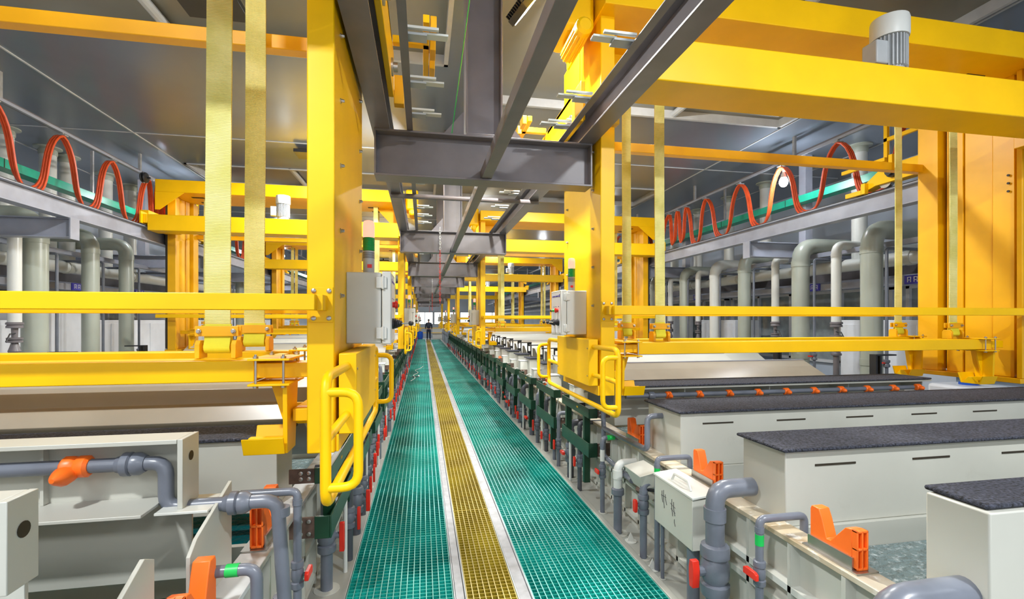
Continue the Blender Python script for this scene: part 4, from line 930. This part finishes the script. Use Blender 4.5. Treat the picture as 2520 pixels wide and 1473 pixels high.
for s in (-1, 1):
    t = thing('header_pipe', 'long stained white header pipe running along the %s wall' % SIDE[s], 'pipe', (.5+s*6.9, 18, 2.6), 'header pipes')
    hx(s).cyl((6.95, -3, 2.62), (6.95, 44, 2.62), .11, 18).build('pipe', 'pipe_w', t)
    q = hx(s)
    for y in range(-2, 44, 2): q.lathe((6.95, y, 2.62), [(.12, 0), (.12, .1)], 18, 'y')
    q.build('sockets', 'pp', t)
    t = thing('support_rail', 'bluish steel rail carrying pipe supports along the %s side' % SIDE[s], 'steel bar', (.5+s*6.6, 18, 2.8), 'support rails')
    hx(s).box(6.55, 6.65, -3, 44, 2.78, 2.86).build('rail', 'blue_steel', t, .003)
    t = thing('lower_tray', 'narrow bluish tray with blue signs along the %s side' % SIDE[s], 'cable tray', (.5+s*7.1, 18, 2.2), 'lower trays')
    hx(s).box(7.1, 7.4, -3, 44, 2.22, 2.34).build('tray', 'blue_steel', t, .003)
    for k in range(7):
        y = (5.9 if s > 0 else 6.4)+k*2.0
        o = thing('tank_sign', '%s small blue sign plate with white characters on the %s tray' % (ORD[k], SIDE[s]), 'sign', (.5+s*7.08, y, 2.28), 'blue signs on the %s tray' % SIDE[s])
        hx(s).box(7.08, 7.098, y, y+.36, 2.22, 2.36).build('plate', 'blue_sign', o, .003)
        for j in range(3): 
            q = hx(s); a = y+.05+j*.1; q.box(7.077, 7.08, a, a+.06, 2.325, 2.335).box(7.077, 7.08, a, a+.012, 2.25, 2.325).box(7.077, 7.08, a+.048, a+.06, 2.25, 2.325).box(7.077, 7.08, a, a+.06, 2.28, 2.29)
            q.build('character', 'panel_w', o)
    for k in range(14):
        y = 4.6+k*1.5 if s > 0 else 5.0+k*1.5
        if s > 0 and k in (0, 2, 3, 5): continue
        t = thing('wall_cabinet', '%s tall pale cabinet standing behind the %s tanks' % (ORD[k], SIDE[s]), 'cabinet', (.5+s*7.6, y+.6, -.4), 'pale cabinets behind the %s tanks' % SIDE[s])
        zt = 1.65 if k % 3 else 1.95
        hx(s).box(7.2, 7.9, y, y+1.45, -.4, zt).build('body', 'panel_w', t, .01); [hx(s).box(7.185, 7.2, y+a, y+a+.65, .4, zt-.08).build('door', 'panel_w', t, .004) for a in (.05, .74)]
    for k in range(4):
        y = (5.6 if s > 0 else 6.5)+k*1.9; t = thing('sloping_bracket', '%s black slotted bracket at the outer ends of the %s tanks' % (ORD[k], SIDE[s]), 'bracket', (.5+s*5.9, y, 1), 'black brackets at the %s tank ends' % SIDE[s])
        hx(s).box(5.8, 6.15, y, y+.1, 1.14, 1.16).build('top_arm', 'black', t); hx(s).box(5.8, 5.83, y, y+.1, -.4, 1.14).box(5.87, 5.9, y, y+.1, .7, 1.14).build('slotted_post', 'black', t)
# ---------------- worker ----------------
def skin(name, verts, edges, radii, m, parent, sub=2):
    me = bpy.data.meshes.new(name); me.from_pydata(verts, edges, []); o = bpy.data.objects.new(name, me); C.objects.link(o)
    o.modifiers.new('skin', 'SKIN'); me.skin_vertices[0].data[0].use_root = True
    for i, r in enumerate(radii): me.skin_vertices[0].data[i].radius = (r, r) if not isinstance(r, tuple) else r
    sb = o.modifiers.new('sub', 'SUBSURF'); sb.levels = sub; sb.render_levels = sub
    me.materials.append(M[m]); o.parent = parent; return o
W0 = thing('person', 'person in dark navy work clothes standing far down the walkway, hands at the sides', 'person', (.46, 39.4, 0))
v = [(0, 0, .93), (0, .0, 1.15), (0, 0, 1.38), (0, -.01, 1.47), (0, -.02, 1.53), (0, -.03, 1.60), (0, -.02, 1.67)]
e = [(i, i+1) for i in range(6)]; rr = [(.12, .09), (.13, .1), (.1, .08), .05, .055, (.075, .09), (.055, .065)]
def limb(ch, ra, root):
    b = len(v)
    for k, (p, r) in enumerate(zip(ch, ra)): v.append(p); rr.append(r); e.append((root if k == 0 else b+k-1, b+k))
    return len(v)-1
for sx in (-1, 1):
    w = limb([(sx*.17, 0, 1.40), (sx*.24, .01, 1.15), (sx*.25, -.03, .92), (sx*.245, -.04, .85)], [.05, .042, .032, (.04, .02)], 2)
    for k, (dx, ln) in enumerate(((-.03, .075), (-.01, .085), (.01, .08), (.03, .065))): limb([(sx*.245, -.04+dx, .80), (sx*.24, -.045+dx, .80-ln)], [.01, .008], w)
    limb([(sx*.235, -.085, .83), (sx*.225, -.10, .78)], [.011, .009], w)
    limb([(sx*.09, 0, .85), (sx*.1, -.01, .48), (sx*.11, .02, .1), (sx*.11, -.08, .04)], [.08, .055, .04, .04], 0)
skin('body', v, e, rr, 'skin', W0)
MBn = [(0, 0, .9), (0, 0, 1.1), (0, 0, 1.3), (0, 0, 1.42)]
v = list(MBn); e = [(0, 1), (1, 2), (2, 3)]; rr = [(.17, .12), (.18, .13), (.19, .13), (.09, .08)]
for sx in (-1, 1): limb([(sx*.19, 0, 1.38), (sx*.25, .01, 1.15), (sx*.255, -.02, .93)], [.075, .065, .052], 2)
skin('jacket', v, e, rr, 'navy', W0)
v = [(0, 0, .95), (0, 0, .88)]; e = [(0, 1)]; rr = [(.15, .11), (.15, .12)]
for sx in (-1, 1): limb([(sx*.1, 0, .78), (sx*.105, -.01, .48), (sx*.115, .01, .08)], [.1, .08, .07], 1)
skin('trousers', v, e, rr, 'navy', W0)
for sx in (-1, 1): MB().lathe((sx*.115, -.03, .0), [(.05, .002), (.065, .02), (.06, .06), (.04, .09)], 12).prism([(-.16, .002), (-.02, .002), (-.02, .08), (-.1, .07), (-.16, .04)], 'x', sx*.115-.045, sx*.115+.045).build('shoe', 'black', W0, .01, world=False)
MB().lathe((0, -.01, 1.62), [(.085, -.03), (.095, .02), (.085, .06), (.05, .1), (.01, .11)], 14).build('hair', 'hair', W0, world=False)
q = MB().lathe((-.03, -.115, 1.605), [(.002, 0), (.009, .006), (.009, .012), (.002, .018)], 8).lathe((.03, -.115, 1.605), [(.002, 0), (.009, .006), (.009, .012), (.002, .018)], 8); q.build('eyes', 'ink', W0, world=False)
MB().prism([(-.12, 1.57), (-.145, 1.575), (-.12, 1.61)], 'x', -.012, .012).build('nose', 'skin', W0, world=False)
MB().box(-.025, .025, -.122, -.112, 1.538, 1.546).build('mouth', 'red', W0, world=False)
